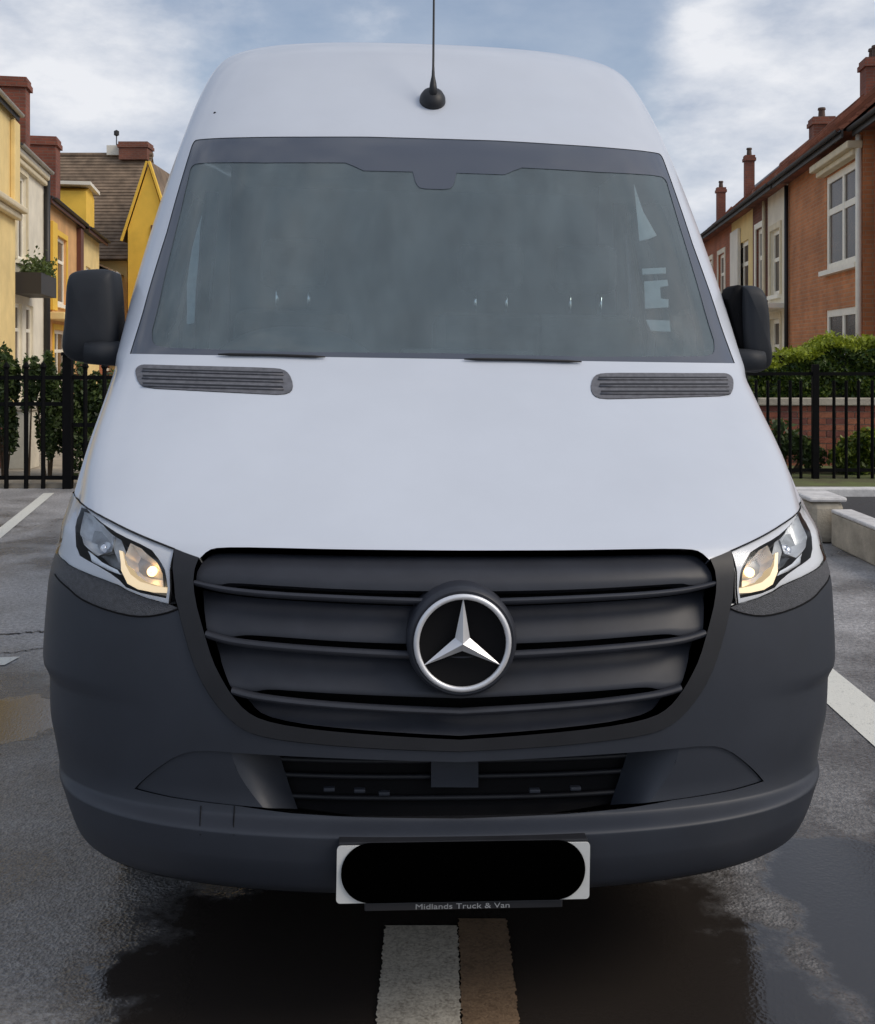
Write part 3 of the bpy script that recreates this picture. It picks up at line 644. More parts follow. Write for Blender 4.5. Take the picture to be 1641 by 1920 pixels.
# big brown-tiled roof facing the camera, with its yellow gable
BY = 40.0
def bx_(px): return (px-CX)*BY/FPX
e = empty('big_roof_house', (bx_(112), BY-3.2, .05)); tag(e, 'house with a large brown tiled roof facing the street behind the left row', 'house')
wd = bx_(286)-bx_(112); zr_ = CAMH+(YH-292)*BY/FPX-.05; ze_ = CAMH+(YH-485)*(BY-3.2)/FPX-.05
mb = MB(); mb.box((0.1, 0.3, 0), (wd-.1, 6.2, ze_)); mb.build('wall', M_YELLOW, e)
mb = MB(); mb.poly_prism([(-3.2, ze_), (3.2, ze_), (0, zr_-.05)], 0, 1); 
mb.v = [(v[1]*(wd-.2)+.1, v[0]+3.2, v[2]) for v in mb.v]; mb.build('gable_wall', M_YELLOW, e)
roof(e, 0, wd, 0, 3.2, ze_, zr_, M_TILE_B, course=.16)
chimney(e, wd-.62, 3.2, 1.05, .8, zr_-.2, zr_+.46, 0, M_BRICK_D)
mb = MB(); mb.box((wd-1.66, 3.0, zr_), (wd-1.18, 3.4, zr_+.36)); mb.build('white_stack', M_WHITE, e)
mb = MB(); mb.tube([(wd-1.35, 3.2, zr_), (wd-1.35, 3.2, zr_+.75)], .02, 6); mb.lathe([(.001,zr_+.72),(.10,zr_+.78),(.10,zr_+.92),(.001,zr_+.98)], (wd-1.35, 3.2, 0), n=8); mb.build('vent_cowl', M_GUT, e)
# yellow gabled front
GY = 36.0
def gx_(px): return (px-CX)*GY/FPX
def gz_(py): return CAMH+(YH-py)*GY/FPX
e = empty('yellow_gable_house', (gx_(240), GY, .05)); tag(e, 'deep yellow house with a steep gable right beside the van windscreen pillar', 'house')
gw = 3.0; ap = gx_(278)-gx_(240)
hh = [(0, 0), (2*ap, 0), (2*ap, gz_(432)), (ap, gz_(314)), (0, gz_(432))]
mb = MB(); mb.poly_prism(hh, 0, 5); mb.build('wall', M_DYELLOW, e)
for sg in (-1, 1):
    mb = MB(); A = Vector((ap, 0, gz_(306))); Bp = Vector((ap+sg*(ap+.18), 0, gz_(306)-(gz_(314)-gz_(432))*(ap+.18)/ap)); u_ = (Bp-A).normalized(); nn = Vector((-u_.z, 0, u_.x))*(.035 if sg > 0 else -.035)
    mb.quad(A, Bp, Bp+nn*2, A+nn*2); mb.quad(A+Vector((0,-.08,0)), Bp+Vector((0,-.08,0)), Bp, A); mb.quad(A+Vector((0,-.08,0)), Bp+Vector((0,-.08,0)), Bp+nn*2+Vector((0,-.08,0)), A+nn*2+Vector((0,-.08,0))); mb.quad(A+nn*2+Vector((0,-.08,0)), Bp+nn*2+Vector((0,-.08,0)), Bp+nn*2+Vector((0,.1,0)), A+nn*2+Vector((0,.1,0)))
    mb.build('bargeboard', M_DYELLOW, e)
    mb = MB(); mb.quad(A+nn*2+Vector((0,.101,0)), Bp+nn*2+Vector((0,.101,0)), Bp+nn*2+Vector((0,5,0)), A+nn*2+Vector((0,5,0))); mb.build('roof_slope', M_TILE_B, e)
mb = MB(); a_, b_ = ap-.12, ap+.30
window(e, ap+.10, ap+.62, gz_(500), gz_(425), 1, .5, y=-.05, fw=.07, frame=M_BROWNP)
# trees beyond
def tree(name, label, org, h, r, m, n, size, seed, crown0=.45):
    t = empty(name, org); tag(t, label, 'tree'); rs = np.random.default_rng(seed)
    mb = MB(); mb.tube([(0,0,0), (.05,.03,h*.3), (.0,.05,h*.6), (.05,0,h*.85)], [r*.10, r*.08, r*.05, r*.02], 8)
    tips = []
    for k in range(9):
        a = k*2.4; z = h*rs.uniform(.4, .8); p = Vector((math.cos(a)*r*.7*rs.uniform(.5, 1), math.sin(a)*r*.7*rs.uniform(.5, 1), z+h*.12)); mb.tube([(0,0,z-h*.1), tuple(p*.5+Vector((0,0,z*.5-h*.02))), tuple(p)], [r*.05, r*.03, r*.012], 6); tips.append(p)
    mb.build('trunk', M_STEM, t, smooth=True)
    cl = [(p.x, p.y, p.z, rs.uniform(.3, .5)) for p in tips]+[(0, 0, h*.85, .45), (0, 0, h*.7, .5)]+[(rs.uniform(-.5, .5)*r, rs.uniform(-.5, .5)*r, h*rs.uniform(crown0+.1, .9), .33) for _ in range(8)]
    def gen(rnd, n_):
        c = np.array(cl)[rnd.integers(0, len(cl), n_)]; d = rnd.normal(size=(n_, 3)); d /= np.linalg.norm(d, axis=1, keepdims=True); d *= rnd.uniform(.5, 1, n_)[:, None]
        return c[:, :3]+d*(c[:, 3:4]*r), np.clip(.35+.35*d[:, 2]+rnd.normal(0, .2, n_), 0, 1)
    leaves('crown', m, t, gen, n, size, seed)
tree('brown_tree', 'brown autumn treetop behind the chimneys of the left row', ((88-CX)*44/FPX, 44, 0), 9.9, 1.0, M_BROWNL, 5200, .08, 21)
tree('dark_tree', 'dark green tree behind the yellow gable on the left', ((318-CX)*46/FPX, 46, 0), 9.2, 1.6, M_DGREEN, 4000, .12, 22)
# wood far down the street, behind the van
def wood(rnd, n):
    k = rnd.integers(0, 40, n); cx = np.linspace(-16, 19, 40)[k]; hz = (3.2+1.6*np.sin(np.arange(40)*1.9))[k]; d = rnd.normal(size=(n, 3)); d /= np.linalg.norm(d, axis=1, keepdims=True)
    return np.stack([cx+d[:, 0]*1.6, 78+d[:, 1]*1.5, np.abs(hz*.55+d[:, 2]*hz*.5)], 1), np.clip(.3+.4*d[:, 2]+rnd.normal(0, .2, n), 0, 1)
tag(leaves('distant_wood', M_DGREEN, None, wood, 16000, .22, 31), 'dark green trees in the distance at the end of the street', 'wood', kind='stuff')
# ================================================================== VAN
# Local frame: x to the right as seen from the camera, y back from the nose, z up.
PD, PYAW, PROLL, PTX = 2.2194, .0689, .016, .0427
YEND = 5.9
#      z     y0    W     B    n      (horizontal sections: nose depth, half width, corner depth, squareness)
ROWS = np.array([
(.337, .075, .875, .42, 2.4),(.370, .030, .893, .47, 2.5),(.440, .004, .918, .51, 2.6),(.487, .000, .938, .53, 2.6),(.512, .050, .948, .50, 2.6),(.560, .058, .960, .50, 2.6),(.640, .058, .974, .50, 2.6),
(.760, .060, .977, .50, 2.6),(.900, .075, .970, .48, 2.6),(1.010, .110, .960, .44, 2.7),(1.055, .150, .955, .41, 2.8),(1.110, .245, .954, .34, 2.9),(1.250, .470, .958, .30, 3.1),(1.380, .670, .957, .29, 3.1),(1.478, .800, .957, .29, 3.0),
(1.650, .925, .947, .29, 2.8),(1.850, 1.070, .926, .29, 2.8),(2.050, 1.215, .899, .29, 2.8),(2.210, 1.335, .872, .28, 2.8),(2.400, 1.530, .847, .27, 2.8),(2.540, 1.680, .818, .27, 2.8),(2.620, 1.770, .785, .27, 2.6),(2.660, 1.830, .745, .27, 2.5),(2.685, 1.880, .700, .27, 2.4),(2.698, 1.930, .640, .28, 2.3)])
NR = len(ROWS)-1
U_HOOD, U_WS, U_WST = 10, 14, 18
def pchip(tab):
    d = np.diff(tab, axis=0); m = np.zeros_like(tab)
    for i in range(1, len(tab)-1):
        a, b = d[i-1], d[i]; ok = a*b > 0
        m[i] = np.where(ok, 2*a*b/np.where(ok, a+b, 1), 0)
    m[0] = d[0]; m[-1] = d[-1]
    return m
_SL = pchip(ROWS)
def rowvals(u):
    u = np.clip(u, 0, NR-1e-9); i = u.astype(int); t = (u-i)[..., None]
    p0, p1, m0, m1 = ROWS[i], ROWS[i+1], _SL[i], _SL[i+1]
    return (2*t**3-3*t**2+1)*p0+(t**3-2*t**2+t)*m0+(-2*t**3+3*t**2)*p1+(t**3-t**2)*m1
def sstep(x, a, b):
    t = np.clip((x-a)/(b-a), 0, 1); return t*t*(3-2*t)
CRU = np.array([10.0, 10.5, 11.0, 11.6, 12.3, 13.2, 14.0]); CRS = np.array([.50, .56, .61, .66, .69, .70, .70])
def base(s, u):
    s = np.asarray(s, float); u = np.asarray(u, float); s, u = np.broadcast_arrays(s, u)
    rv = rowvals(u); z, y0, Wd, B, n = [rv[..., k] for k in range(5)]
    a = np.abs(s); sg = np.where(s < 0, -1., 1.)
    ph = np.minimum(a, 1)*np.pi/2
    c, sn = np.clip(np.cos(ph), 1e-12, 1), np.clip(np.sin(ph), 1e-12, 1)
    r = (c**n+sn**n)**(-1/n)
    x = Wd*r*sn; y = y0+B*(1-r*c)
    t = np.clip(a-1, 0, 1); ye = y0+B
    ys = ye+t*(YEND-ye)
    wb = np.where(z < 1.6, np.maximum(Wd, .985), Wd+.02*np.clip(2.3-z, 0, .7)/.7)
    xs = Wd+(wb-Wd)*sstep(ys-ye, .05, .9)
    x = np.where(a > 1, xs, x); y = np.where(a > 1, ys, y)
    # bonnet character line: the wings fall away outside it
    cs = np.interp(u, CRU, CRS); k = sstep(u, 10.1, 11.3)*(1-sstep(u, 13.4, 14.0))
    q = a-cs; soft = np.sqrt(q*q+.0009)
    dy = k*.62*np.minimum(.5*(q+soft), .11)*(1-sstep(a, .74, 1.0))
    y = y+dy
    # bumper flank: shoulder above a soft horizontal crease
    kb = sstep(a, .42, .72)
    y = y - 0.0; d = .016*kb*(sstep(u, 6.62, 6.95)-sstep(u, 8.2, 9.3))
    x = x+d*np.where(a > 1, .7, np.minimum(sn, 1)); y = y-d*np.where(a > 1, 0, c)
    # faint pressing across the roof front
    return np.stack([sg*x, y, z], -1)
def surf(s, u, off=0.0):
    P = base(s, u); e = 2e-3
    s = np.asarray(s, float); u = np.asarray(u, float); s, u = np.broadcast_arrays(s, u)
    ds = base(s+e, u)-base(s-e, u); du = base(s, np.minimum(u+e, NR))-base(s, np.maximum(u-e, 0))
    n = np.cross(ds, du); n /= np.linalg.norm(n, axis=-1, keepdims=True)+1e-12
    return P+n*np.asarray(off)[..., None] if np.ndim(off) else P+n*off, n
def vproj(P):
    x, y, z = P[..., 0], P[..., 1], P[..., 2]
    c, s = math.cos(PROLL), math.sin(PROLL); X1 = c*x+s*z; Z1 = -s*x+c*z
    c, s = math.cos(PYAW), math.sin(PYAW); X2 = c*X1-s*y+PTX; Y2 = s*X1+c*y+PD
    return np.stack([CX+FPX*X2/Y2, YH+FPX*(CAMH-Z1)/Y2], -1)
_gs, _gu = np.meshgrid(np.linspace(-.80, .80, 81), np.linspace(0, NR, 193), indexing='ij')
_gp = vproj(base(_gs, _gu))
def inv(px, py):
    d = (_gp[..., 0]-px)**2+(_gp[..., 1]-py)**2; k = np.unravel_index(d.argmin(), d.shape)
    q = np.array([_gs[k], _gu[k]]); e = 1e-4; tgt = np.array([px, py])
    for _ in range(12):
        p = vproj(base(q[0], q[1]))
        if np.hypot(*(p-tgt)) < .02: break
        J = np.stack([(vproj(base(q[0]+e, q[1]))-p)/e, (vproj(base(q[0], q[1]+e))-p)/e], -1)
        try: dq = np.linalg.solve(J, tgt-p)
        except Exception: break
        q2 = q+np.clip(dq, -.05, .05); q2[1] = min(max(q2[1], 0), NR); q2[0] = min(max(q2[0], -.83), .83)
        q = q2
    if np.hypot(*(vproj(base(q[0], q[1]))-tgt)) > np.sqrt(d.min())+1: q = np.array([_gs[k], _gu[k]])
    return q
def trace(pts): return [tuple(inv(*p)) for p in pts]
def mirror(ps): return [(-s, u) for s, u in ps]
def u_of_z(z): return float(np.interp(z, ROWS[:, 0], np.arange(NR+1)))
def su_side(y, z):
    u = u_of_z(z); rv = rowvals(np.array(u)); ye = rv[1]+rv[3]; return (1+(y-ye)/(YEND-ye), u)
def dens(poly, ds=.03, du=.3, closed=True):
    out = []; n = len(poly)
    for i in range(n if closed else n-1):
        a, b = poly[i], poly[(i+1) % n]; k = max(1, int(math.ceil(max(abs(b[0]-a[0])/ds, abs(b[1]-a[1])/du))))
        for j in range(k): out.append((a[0]+(b[0]-a[0])*j/k, a[1]+(b[1]-a[1])*j/k))
    if not closed: out.append(poly[-1])
    return out
def smooth_line(ps, it=1):
    for _ in range(it):
        o = [ps[0]]
        for a, b in zip(ps[:-1], ps[1:]): o += [(a[0]*.75+b[0]*.25, a[1]*.75+b[1]*.25), (a[0]*.25+b[0]*.75, a[1]*.25+b[1]*.75)]
        ps = o+[ps[-1]]
    return ps
def inside(pt, poly):
    x, y = pt; c = False; j = len(poly)-1
    for i in range(len(poly)):
        xi, yi = poly[i]; xj, yj = poly[j]
        if (yi > y) != (yj > y) and x < (xj-xi)*(y-yi)/(yj-yi)+xi: c = not c
        j = i
    return c
def inside_many(P, poly):
    P = np.asarray(P, float); q = np.asarray(poly, float); x, y = P[:, 0], P[:, 1]; c = np.zeros(len(P), bool)
    a, b = q, np.roll(q, 1, 0)
    for (xi, yi), (xj, yj) in zip(a, b):
        m = (yi > y) != (yj > y)
        if yj != yi: c ^= m & (x < (xj-xi)*(y-yi)/(yj-yi)+xi)
    return c
KU = .08
def patch(name, outer, holes=(), mats=None, parent=None, off=0.0, skirt=.012, ds=.03, du=.25, offf=None, hole_skirt=None, sside=.06):
    "trimmed panel on the hull surface with a turned-in edge"
    loops = [dens(outer)]+[dens(h) for h in holes]
    pts = []; edges = []
    for lp in loops:
        b = len(pts); pts += lp; edges += [(b+i, b+(i+1) % len(lp)) for i in range(len(lp))]
    arr = np.array(pts); smin, smax = arr[:, 0].min(), arr[:, 0].max(); umin, umax = arr[:, 1].min(), arr[:, 1].max()
    sv = []
    s = -2.0
    k0 = int(math.floor(min(1, max(-1, smin))/ds))
    sv = [k*ds for k in range(int(math.floor(-1/ds)), int(math.ceil(1/ds))+1) if smin < k*ds < smax]
    if smax > 1: sv += [1+k*sside for k in range(1, int(1/sside)) if 1+k*sside < smax]
    if smin < -1: sv += [-(1+k*sside) for k in range(1, int(1/sside)) if -(1+k*sside) > smin]
    uv = [k*du for k in range(int(umin/du), int(umax/du)+2) if umin < k*du < umax]
    segs = np.array([(pts[a], pts[b]) for a, b in edges])
    A = segs[:, 0]*np.array([1, KU]); Bv = segs[:, 1]*np.array([1, KU]); AB = Bv-A; L2 = (AB**2).sum(1)+1e-15
    if sv and uv:
        G = np.array([(ss, uu) for uu in uv for ss in sv]); ok = inside_many(G, loops[0])
        for h in loops[1:]: ok &= ~inside_many(G, h)
        G = G[ok]; Gk = G*np.array([1, KU]); keep = np.ones(len(G), bool)
        for a_, ab, l2 in zip(A, AB, L2):
            near = np.nonzero((np.abs(Gk[:, 0]-a_[0]-ab[0]/2) < abs(ab[0])/2+.008) & (np.abs(Gk[:, 1]-a_[1]-ab[1]/2) < abs(ab[1])/2+.008))[0]
            if len(near):
                d = Gk[near]-a_; t = np.clip((d @ ab)/l2, 0, 1); keep[near[((d-t[:, None]*ab)**2).sum(1) < .007**2]] = False
        pts += [tuple(p) for p in G[keep]]
    r = delaunay_2d_cdt([Vector((a, b*KU)) for a, b in pts], edges, [], 1, 1e-6)
    V = np.array([(v[0], v[1]/KU) for v in r[0]]); FC = []
    T3 = [f for f in r[2] if len(f) == 3]
    if T3:
        C3 = V[np.array(T3)].mean(1); ok = inside_many(C3, loops[0])
        for h in loops[1:]: ok &= ~inside_many(C3, h)
        FC = [list(f) for f, k in zip(T3, ok) if k]
    o_ = off if offf is None else np.array([offf(a, b) for a, b in V])
    P, Nn = surf(V[:, 0], V[:, 1], o_)
    verts = P.tolist(); nor = Nn.tolist(); faces = []
    for f in FC:
        a, b, c = [P[i] for i in f]; nn = np.cross(b-a, c-a)
        if nn @ Nn[f[0]] < 0: f = f[::-1]
        faces.append(tuple(f))
    if skirt:
        for li, lp in enumerate(loops):
            sk = skirt if li == 0 or hole_skirt is None else hole_skirt
            q = np.array(lp); oo = off if offf is None else np.array([offf(a, b) for a, b in lp])
            P1, N1 = surf(q[:, 0], q[:, 1], oo); P2 = P1-N1*sk
            b = len(verts); n = len(lp); cen = P1.mean(0)
            tang = np.roll(P1, -1, 0)-np.roll(P1, 1, 0); sn = np.cross(tang, N1); sn /= np.linalg.norm(sn, axis=1, keepdims=True)+1e-12
            verts += P1.tolist()+P2.tolist(); nor += sn.tolist()*2
            for i in range(n): faces.append((b+i, b+(i+1) % n, b+n+(i+1) % n, b+n+i))
    me = bpy.data.meshes.new(name); me.from_pydata(verts, [], faces)
    me.polygons.foreach_set('use_smooth', [True]*len(me.polygons)); me.materials.append(mats)
    me.update(); me.normals_split_custom_set_from_vertices(nor)
    o = bpy.data.objects.new(name, me); COL.objects.link(o); o.parent = parent
    return o
def strip(name, curves, mats, parent, closed=False, smooth=True, autos=40):
    "loft through 3-D curves"
    mb = MB(); mb.grid([[tuple(p) for p in c] for c in curves]); return mb.build(name, mats, parent, smooth=smooth, autos=autos, fix=False)
def S3(ps, off=0.0):
    q = np.array(ps); return surf(q[:, 0], q[:, 1], off)[0]

def resamp_(ps, n):
    q = np.array(ps); d = np.concatenate([[0], np.cumsum(np.hypot(np.diff(q[:, 0]), np.diff(q[:, 1])*KU))]); t = np.linspace(0, d[-1], n)
    return [(float(np.interp(a, d, q[:, 0])), float(np.interp(a, d, q[:, 1]))) for a in t]
# ---- materials
M_PAINT = mat('van_white_paint', (.575, .615, .685), rough=.36, spec=.5, coat=.5, coat_rough=.08, var=.025, vscale=3.5)
M_PLAST = mat('van_grey_plastic', (.026, .031, .043), rough=.50, spec=.42, var=.10, vscale=5, bump=.06, bscale=900)
M_PLAST_D = mat('van_dark_plastic', (.016, .017, .021), rough=.5, spec=.4, var=.15, vscale=9)
M_GRILLE = mat('grille_plastic', (.027, .030, .040), rough=.46, spec=.40, var=.12, vscale=14)
M_VENT = mat('vent_plastic', (.125, .128, .145), rough=.6, spec=.4, var=.22, vscale=60)
M_MIRR = mat('mirror_plastic', (.020, .023, .029), rough=.6, spec=.35, var=.1, vscale=9)
M_BLACK = mat('black_void', (.004, .004, .005), rough=.8, spec=.2)
M_CHROME = mat('chrome', (.86, .87, .9), rough=.10, metal=1)
M_SATIN = mat('satin_chrome', (.78, .79, .82), rough=.42, metal=.6)
M_FRIT = mat('glass_frit', (.072, .084, .110), rough=.12, spec=.6, coat=.5)
M_RUB = mat('black_rubber', (.012, .012, .013), rough=.65, var=.2, vscale=20)
M_TYRE = mat('tyre_rubber', (.014, .014, .015), rough=.8, var=.2, vscale=30)
M_STEEL = mat('wheel_steel', (.25, .26, .27), rough=.45, metal=.8)
M_CABIN = mat('cabin_plastic', (.060, .066, .070), rough=.75, var=.15, vscale=7)
M_CABIN_D = mat('cabin_dark_trim', (.030, .033, .036), rough=.8, var=.15, vscale=7)
M_SEAT = mat('seat_cloth', (.030, .034, .038), rough=.9, var=.2, vscale=30)
M_PLATE = mat('plate_white', (.62, .63, .62), rough=.35, var=.04, vscale=30)
M_PBLACK = mat('plate_redaction_black', (.0006, .0006, .0006), rough=.9, spec=.0)
M_TEXT = mat('plate_text_grey', (.30, .31, .32), rough=.5)
M_REFL = mat('lamp_reflector', (.80, .82, .84), rough=.28, metal=.55, var=.10, vscale=40)
M_TRIMS = mat('lamp_trim_texture', (.075, .078, .088), rough=.55, var=.25, vscale=120, bump=.5, bscale=420)
M_BEZEL = mat('lamp_bezel', (.74, .76, .80), rough=.35, metal=.0, coat=.4)
M_LDARK = mat('lamp_inner_grey', (.34, .36, .38), rough=.35, metal=.15, var=.35, vscale=22)
M_BULB = mat('lit_bulb', (1, .85, .6), rough=.4, emis=(1.0, .60, .26), estr=3.2)
M_DRL = mat('lit_running_light', (1, .85, .6), rough=.4, emis=(1.0, .74, .42), estr=.60)
M_PAPER = mat('paper_white', (.86, .88, .88), rough=.7)
def glass_mat(name, tint, haze, hazecol, refl=1.55):
    m = bpy.data.materials.new(name); m.use_nodes = True; t = m.node_tree; t.nodes.clear(); L = t.links.new
    out = t.nodes.new('ShaderNodeOutputMaterial'); tr = t.nodes.new('ShaderNodeBsdfTransparent'); tr.inputs[0].default_value = (*tint, 1)
    gl = t.nodes.new('ShaderNodeBsdfGlossy'); gl.inputs['Roughness'].default_value = .03; fr = t.nodes.new('ShaderNodeFresnel'); fr.inputs[0].default_value = refl
    mx = t.nodes.new('ShaderNodeMixShader'); L(fr.outputs[0], mx.inputs[0]); L(tr.outputs[0], mx.inputs[1]); L(gl.outputs[0], mx.inputs[2])
    df = t.nodes.new('ShaderNodeBsdfDiffuse'); df.inputs[0].default_value = (*hazecol, 1)
    m2 = t.nodes.new('ShaderNodeMixShader')
    if haze > .03:      # uneven diffuse film painting in the pale sky reflection
        tc = t.nodes.new('ShaderNodeTexCoord'); mp = t.nodes.new('ShaderNodeMapping'); mp.inputs['Scale'].default_value = (1, .6, .35); L(tc.outputs['Object'], mp.inputs[0])
        n = t.nodes.new('ShaderNodeTexNoise'); n.inputs['Scale'].default_value = 9; n.inputs['Detail'].default_value = 8; n.inputs['Roughness'].default_value = .66; L(mp.outputs[0], n.inputs['Vector'])
        mr = t.nodes.new('ShaderNodeMapRange'); L(n.outputs[0], mr.inputs[0]); mr.inputs[1].default_value = .3; mr.inputs[2].default_value = .7; mr.inputs[3].default_value = haze*.80; mr.inputs[4].default_value = haze*1.2
        L(mr.outputs[0], m2.inputs[0])
    else: m2.inputs[0].default_value = haze
    L(mx.outputs[0], m2.inputs[1]); L(df.outputs[0], m2.inputs[2]); L(m2.outputs[0], out.inputs[0])
    return m
M_WS = glass_mat('windscreen_glass', (.82, .92, .95), .19, (.45, .585, .65), 1.75)
M_SIDEG = glass_mat('side_glass', (.66, .76, .75), .02, (.4, .45, .45))
M_LENS = glass_mat('headlamp_lens', (.96, .97, .98), .02, (.7, .72, .75), 1.16)

van = empty('panel_van', (PTX, PD, 0), (0, PROLL, PYAW))
tag(van, 'white high-roof panel van with dark grey bumper and its sidelights on', 'van')

# ---- traced outlines (left half as seen, photo pixels)
T_HOODEDGE = smooth_line(trace([(868,1032),(740,1031),(649,1030),(484,1026),(412,1026),(390,1031),(374,1047)]), 1)
T_FRAMETOP = trace([(374,1047),(328,1030)])
T_HLTOP = smooth_line(trace([(328,1030),(290,1015),(240,993),(200,972),(165,951),(145,936),(137,926)]), 1)
T_HLBOT = trace([(112,1040),(119,1050),(126,1057),(156,1072),(195,1087),(221,1097),(240,1108),(273,1121),(318,1133)])
T_HLIN = trace([(318,1133),(321,1105),(320,1070),(328,1030)])
T_TRIMB = smooth_line(trace([(104,1077),(130,1103),(146,1119),(182,1137),(234,1153),(273,1157),(313,1150),(336,1141)]), 1)
T_FO = smooth_line(trace([(336,1141),(341,1165),(359,1230),(386,1290),(419,1336),(458,1369),(504,1383),(583,1393),(715,1403),(866,1408)]), 1)
T_FOU = trace([(328,1030),(325,1066),(330,1120),(336,1141)])
T_FI = smooth_line(trace([(374,1047),(363,1079),(366,1122),(383,1184),(399,1237),(419,1276),(438,1306),(461,1332),(491,1349),(550,1362),(649,1373),(781,1382),(866,1386)]), 1)
T_ARCH = smooth_line(trace([(252,1479),(268,1462),(292,1442),(333,1415),(375,1406),(477,1414),(616,1421),(740,1426),(862,1429)]), 1)
T_LEDGE = trace([(252,1479),(319,1495),(444,1511),(546,1525),(662,1532),(862,1535)])
def fixmid(ps): ps = list(ps); ps[-1] = (0.0, ps[-1][1]); return ps
T_FO, T_FI, T_ARCH, T_LEDGE = map(fixmid, (T_FO, T_FI, T_ARCH, T_LEDGE))
T_HOODEDGE[0] = (0.0, T_HOODEDGE[0][1])
SH = .972                                   # bonnet side shut line
SLC = 1.035                                 # rear end of headlamp / bumper corner
hl_top_end = (SLC, T_HLTOP[-1][1]+.05)
def sym(left):          # left half running from centre outwards -> closed loop, both sides
    L_ = [p for p in left]; Rr = [(-s, u) for s, u in left if abs(s) > 1e-6]
    return L_+Rr[::-1]
# bonnet
half = T_HOODEDGE[:]+T_FRAMETOP[1:]+T_HLTOP[1:]
half = [p for p in half if p[0] > -SH]+[(-SH, T_HLTOP[-1][1]+.12), (-SH, 12), (-SH, 13), (-SH+.006, U_WS-.02), (0, U_WS-.02)]
hood = patch('bonnet', sym(half), (), M_PAINT, van, skirt=.02, ds=.025, du=.125)

# windscreen
T_WS = trace([(243,666),(276,555),(313,434),(344,324)])+smooth_line([(-.652, 17.62), (-.655, 17.98), (-.615, 17.99)], 2)+trace([(464,257),(578,256),(690,256)])
T_WS[0] = (T_WS[0][0], U_WS+.03)
ws_u = float(np.mean([T_WS[-1][1], T_WS[-2][1]]))
WS_L = [(0, U_WS+.03)]+T_WS+[(0, T_WS[-1][1])]
T_CL = trace([(820,661),(540,659),(320,651),(306,650)])+smooth_line(trace([(306,650),(286,645),(284,620)]), 2)[1:]+trace([(292,590),(312,502),(338,396),(352,335)])+smooth_line(trace([(352,335),(358,307),(388,304)]), 2)[1:]+trace([(500,304),(648,304),(665,311),(682,319),(774,321)])+smooth_line(trace([(774,321),(782,350),(800,353)]), 2)[1:]
T_CL[0] = (0.0, T_CL[0][1]); CL_L = T_CL+[(0.0, T_CL[-1][1])]
ws = patch('windscreen', sym(WS_L), (), M_WS, van, skirt=0, off=-.004, ds=.04, du=.25)
patch('windscreen_border', sym(WS_L), [sym(CL_L)], M_FRIT, ws, skirt=0, off=-.002, ds=.04, du=.25)

# body shell (sides, pillars, roof front)
def sidepoly(pts): return [su_side(*p) for p in pts]
def arch(cy, r, z0, n=10):
    a0 = math.asin((z0-.36)/r) if abs(z0-.36) < r else 0
    return [(cy+r*math.cos(a), .36+r*math.sin(a)) for a in np.linspace(a0, math.pi-a0, n)]
ub = u_of_z(.40)
lo = [su_side(y, max(z, .345)) for y, z in arch(4.65, .43, .40)]; lf = [su_side(y, max(z, .345)) for y, z in arch(1.07, .43, .40)]
right = [(2.0, ub)]+lo+lf
# up the wheel-arch front lip to the bumper corner, then along lamp end and bonnet shut line
right = [p for p in right if p[0] > SLC]+[(SLC, u_of_z(.72)), (SLC, hl_top_end[1]), (SH, T_HLTOP[-1][1]+.12), (SH, 12), (SH, 13), (SH-.006, U_WS-.02), (0, U_WS-.02)]
outer = [(2.0, NR)]+right+[(-s, u) for s, u in right[::-1][1:]]+[(-2.0, NR)]
WSH = sym([(s*1.002, u) for s, u in WS_L])
SW = [su_side(*p) for p in [(1.42,1.50),(1.62,1.97),(1.70,2.06),(1.85,2.10),(2.20,2.10),(2.25,2.06),(2.25,1.50),(2.20,1.45),(1.48,1.45)]]
patch('body_shell', outer, [WSH, SW, mirror(SW)], M_PAINT, van, skirt=.02, ds=.025, du=.25, hole_skirt=.018)
for sgn in (1, -1): patch('door_window', [(sgn*s, u) for s, u in SW], (), M_SIDEG, van, skirt=0, off=-.01)
# roof and rear end
top = [tuple(base(s, NR)) for s in np.concatenate([np.linspace(-2, -1, 8), np.linspace(-.96, .96, 49), np.linspace(1, 2, 8)])]
mb = MB(); rr = []
for k in range(7):
    f = 1-k/6
    rr.append([(p[0]*f, p[1] if k == 0 else p[1]+(5.9-p[1])*0.0+(.10*(1-f) if p[1] < 3 else 0), p[2]+.02*(1-f*f)) for p in top])
mb.grid(rr); mb.build('roof', M_PAINT, van, smooth=True)
mb = MB(); rear = [tuple(base(2.0, u)) for u in np.linspace(ub, NR, 40)]
mb.grid([[(p[0]*f, p[1]+.001, p[2]) for p in rear] for f in np.linspace(1, -1, 9)]); mb.build('rear_door', M_PAINT, van)
mb = MB(); mb.box((-.70, .60, .30), (.70, 5.85, .36)); mb.box((-.62, .34, .345), (.62, .60, 1.02)); mb.build('underbody', M_BLACK, van)

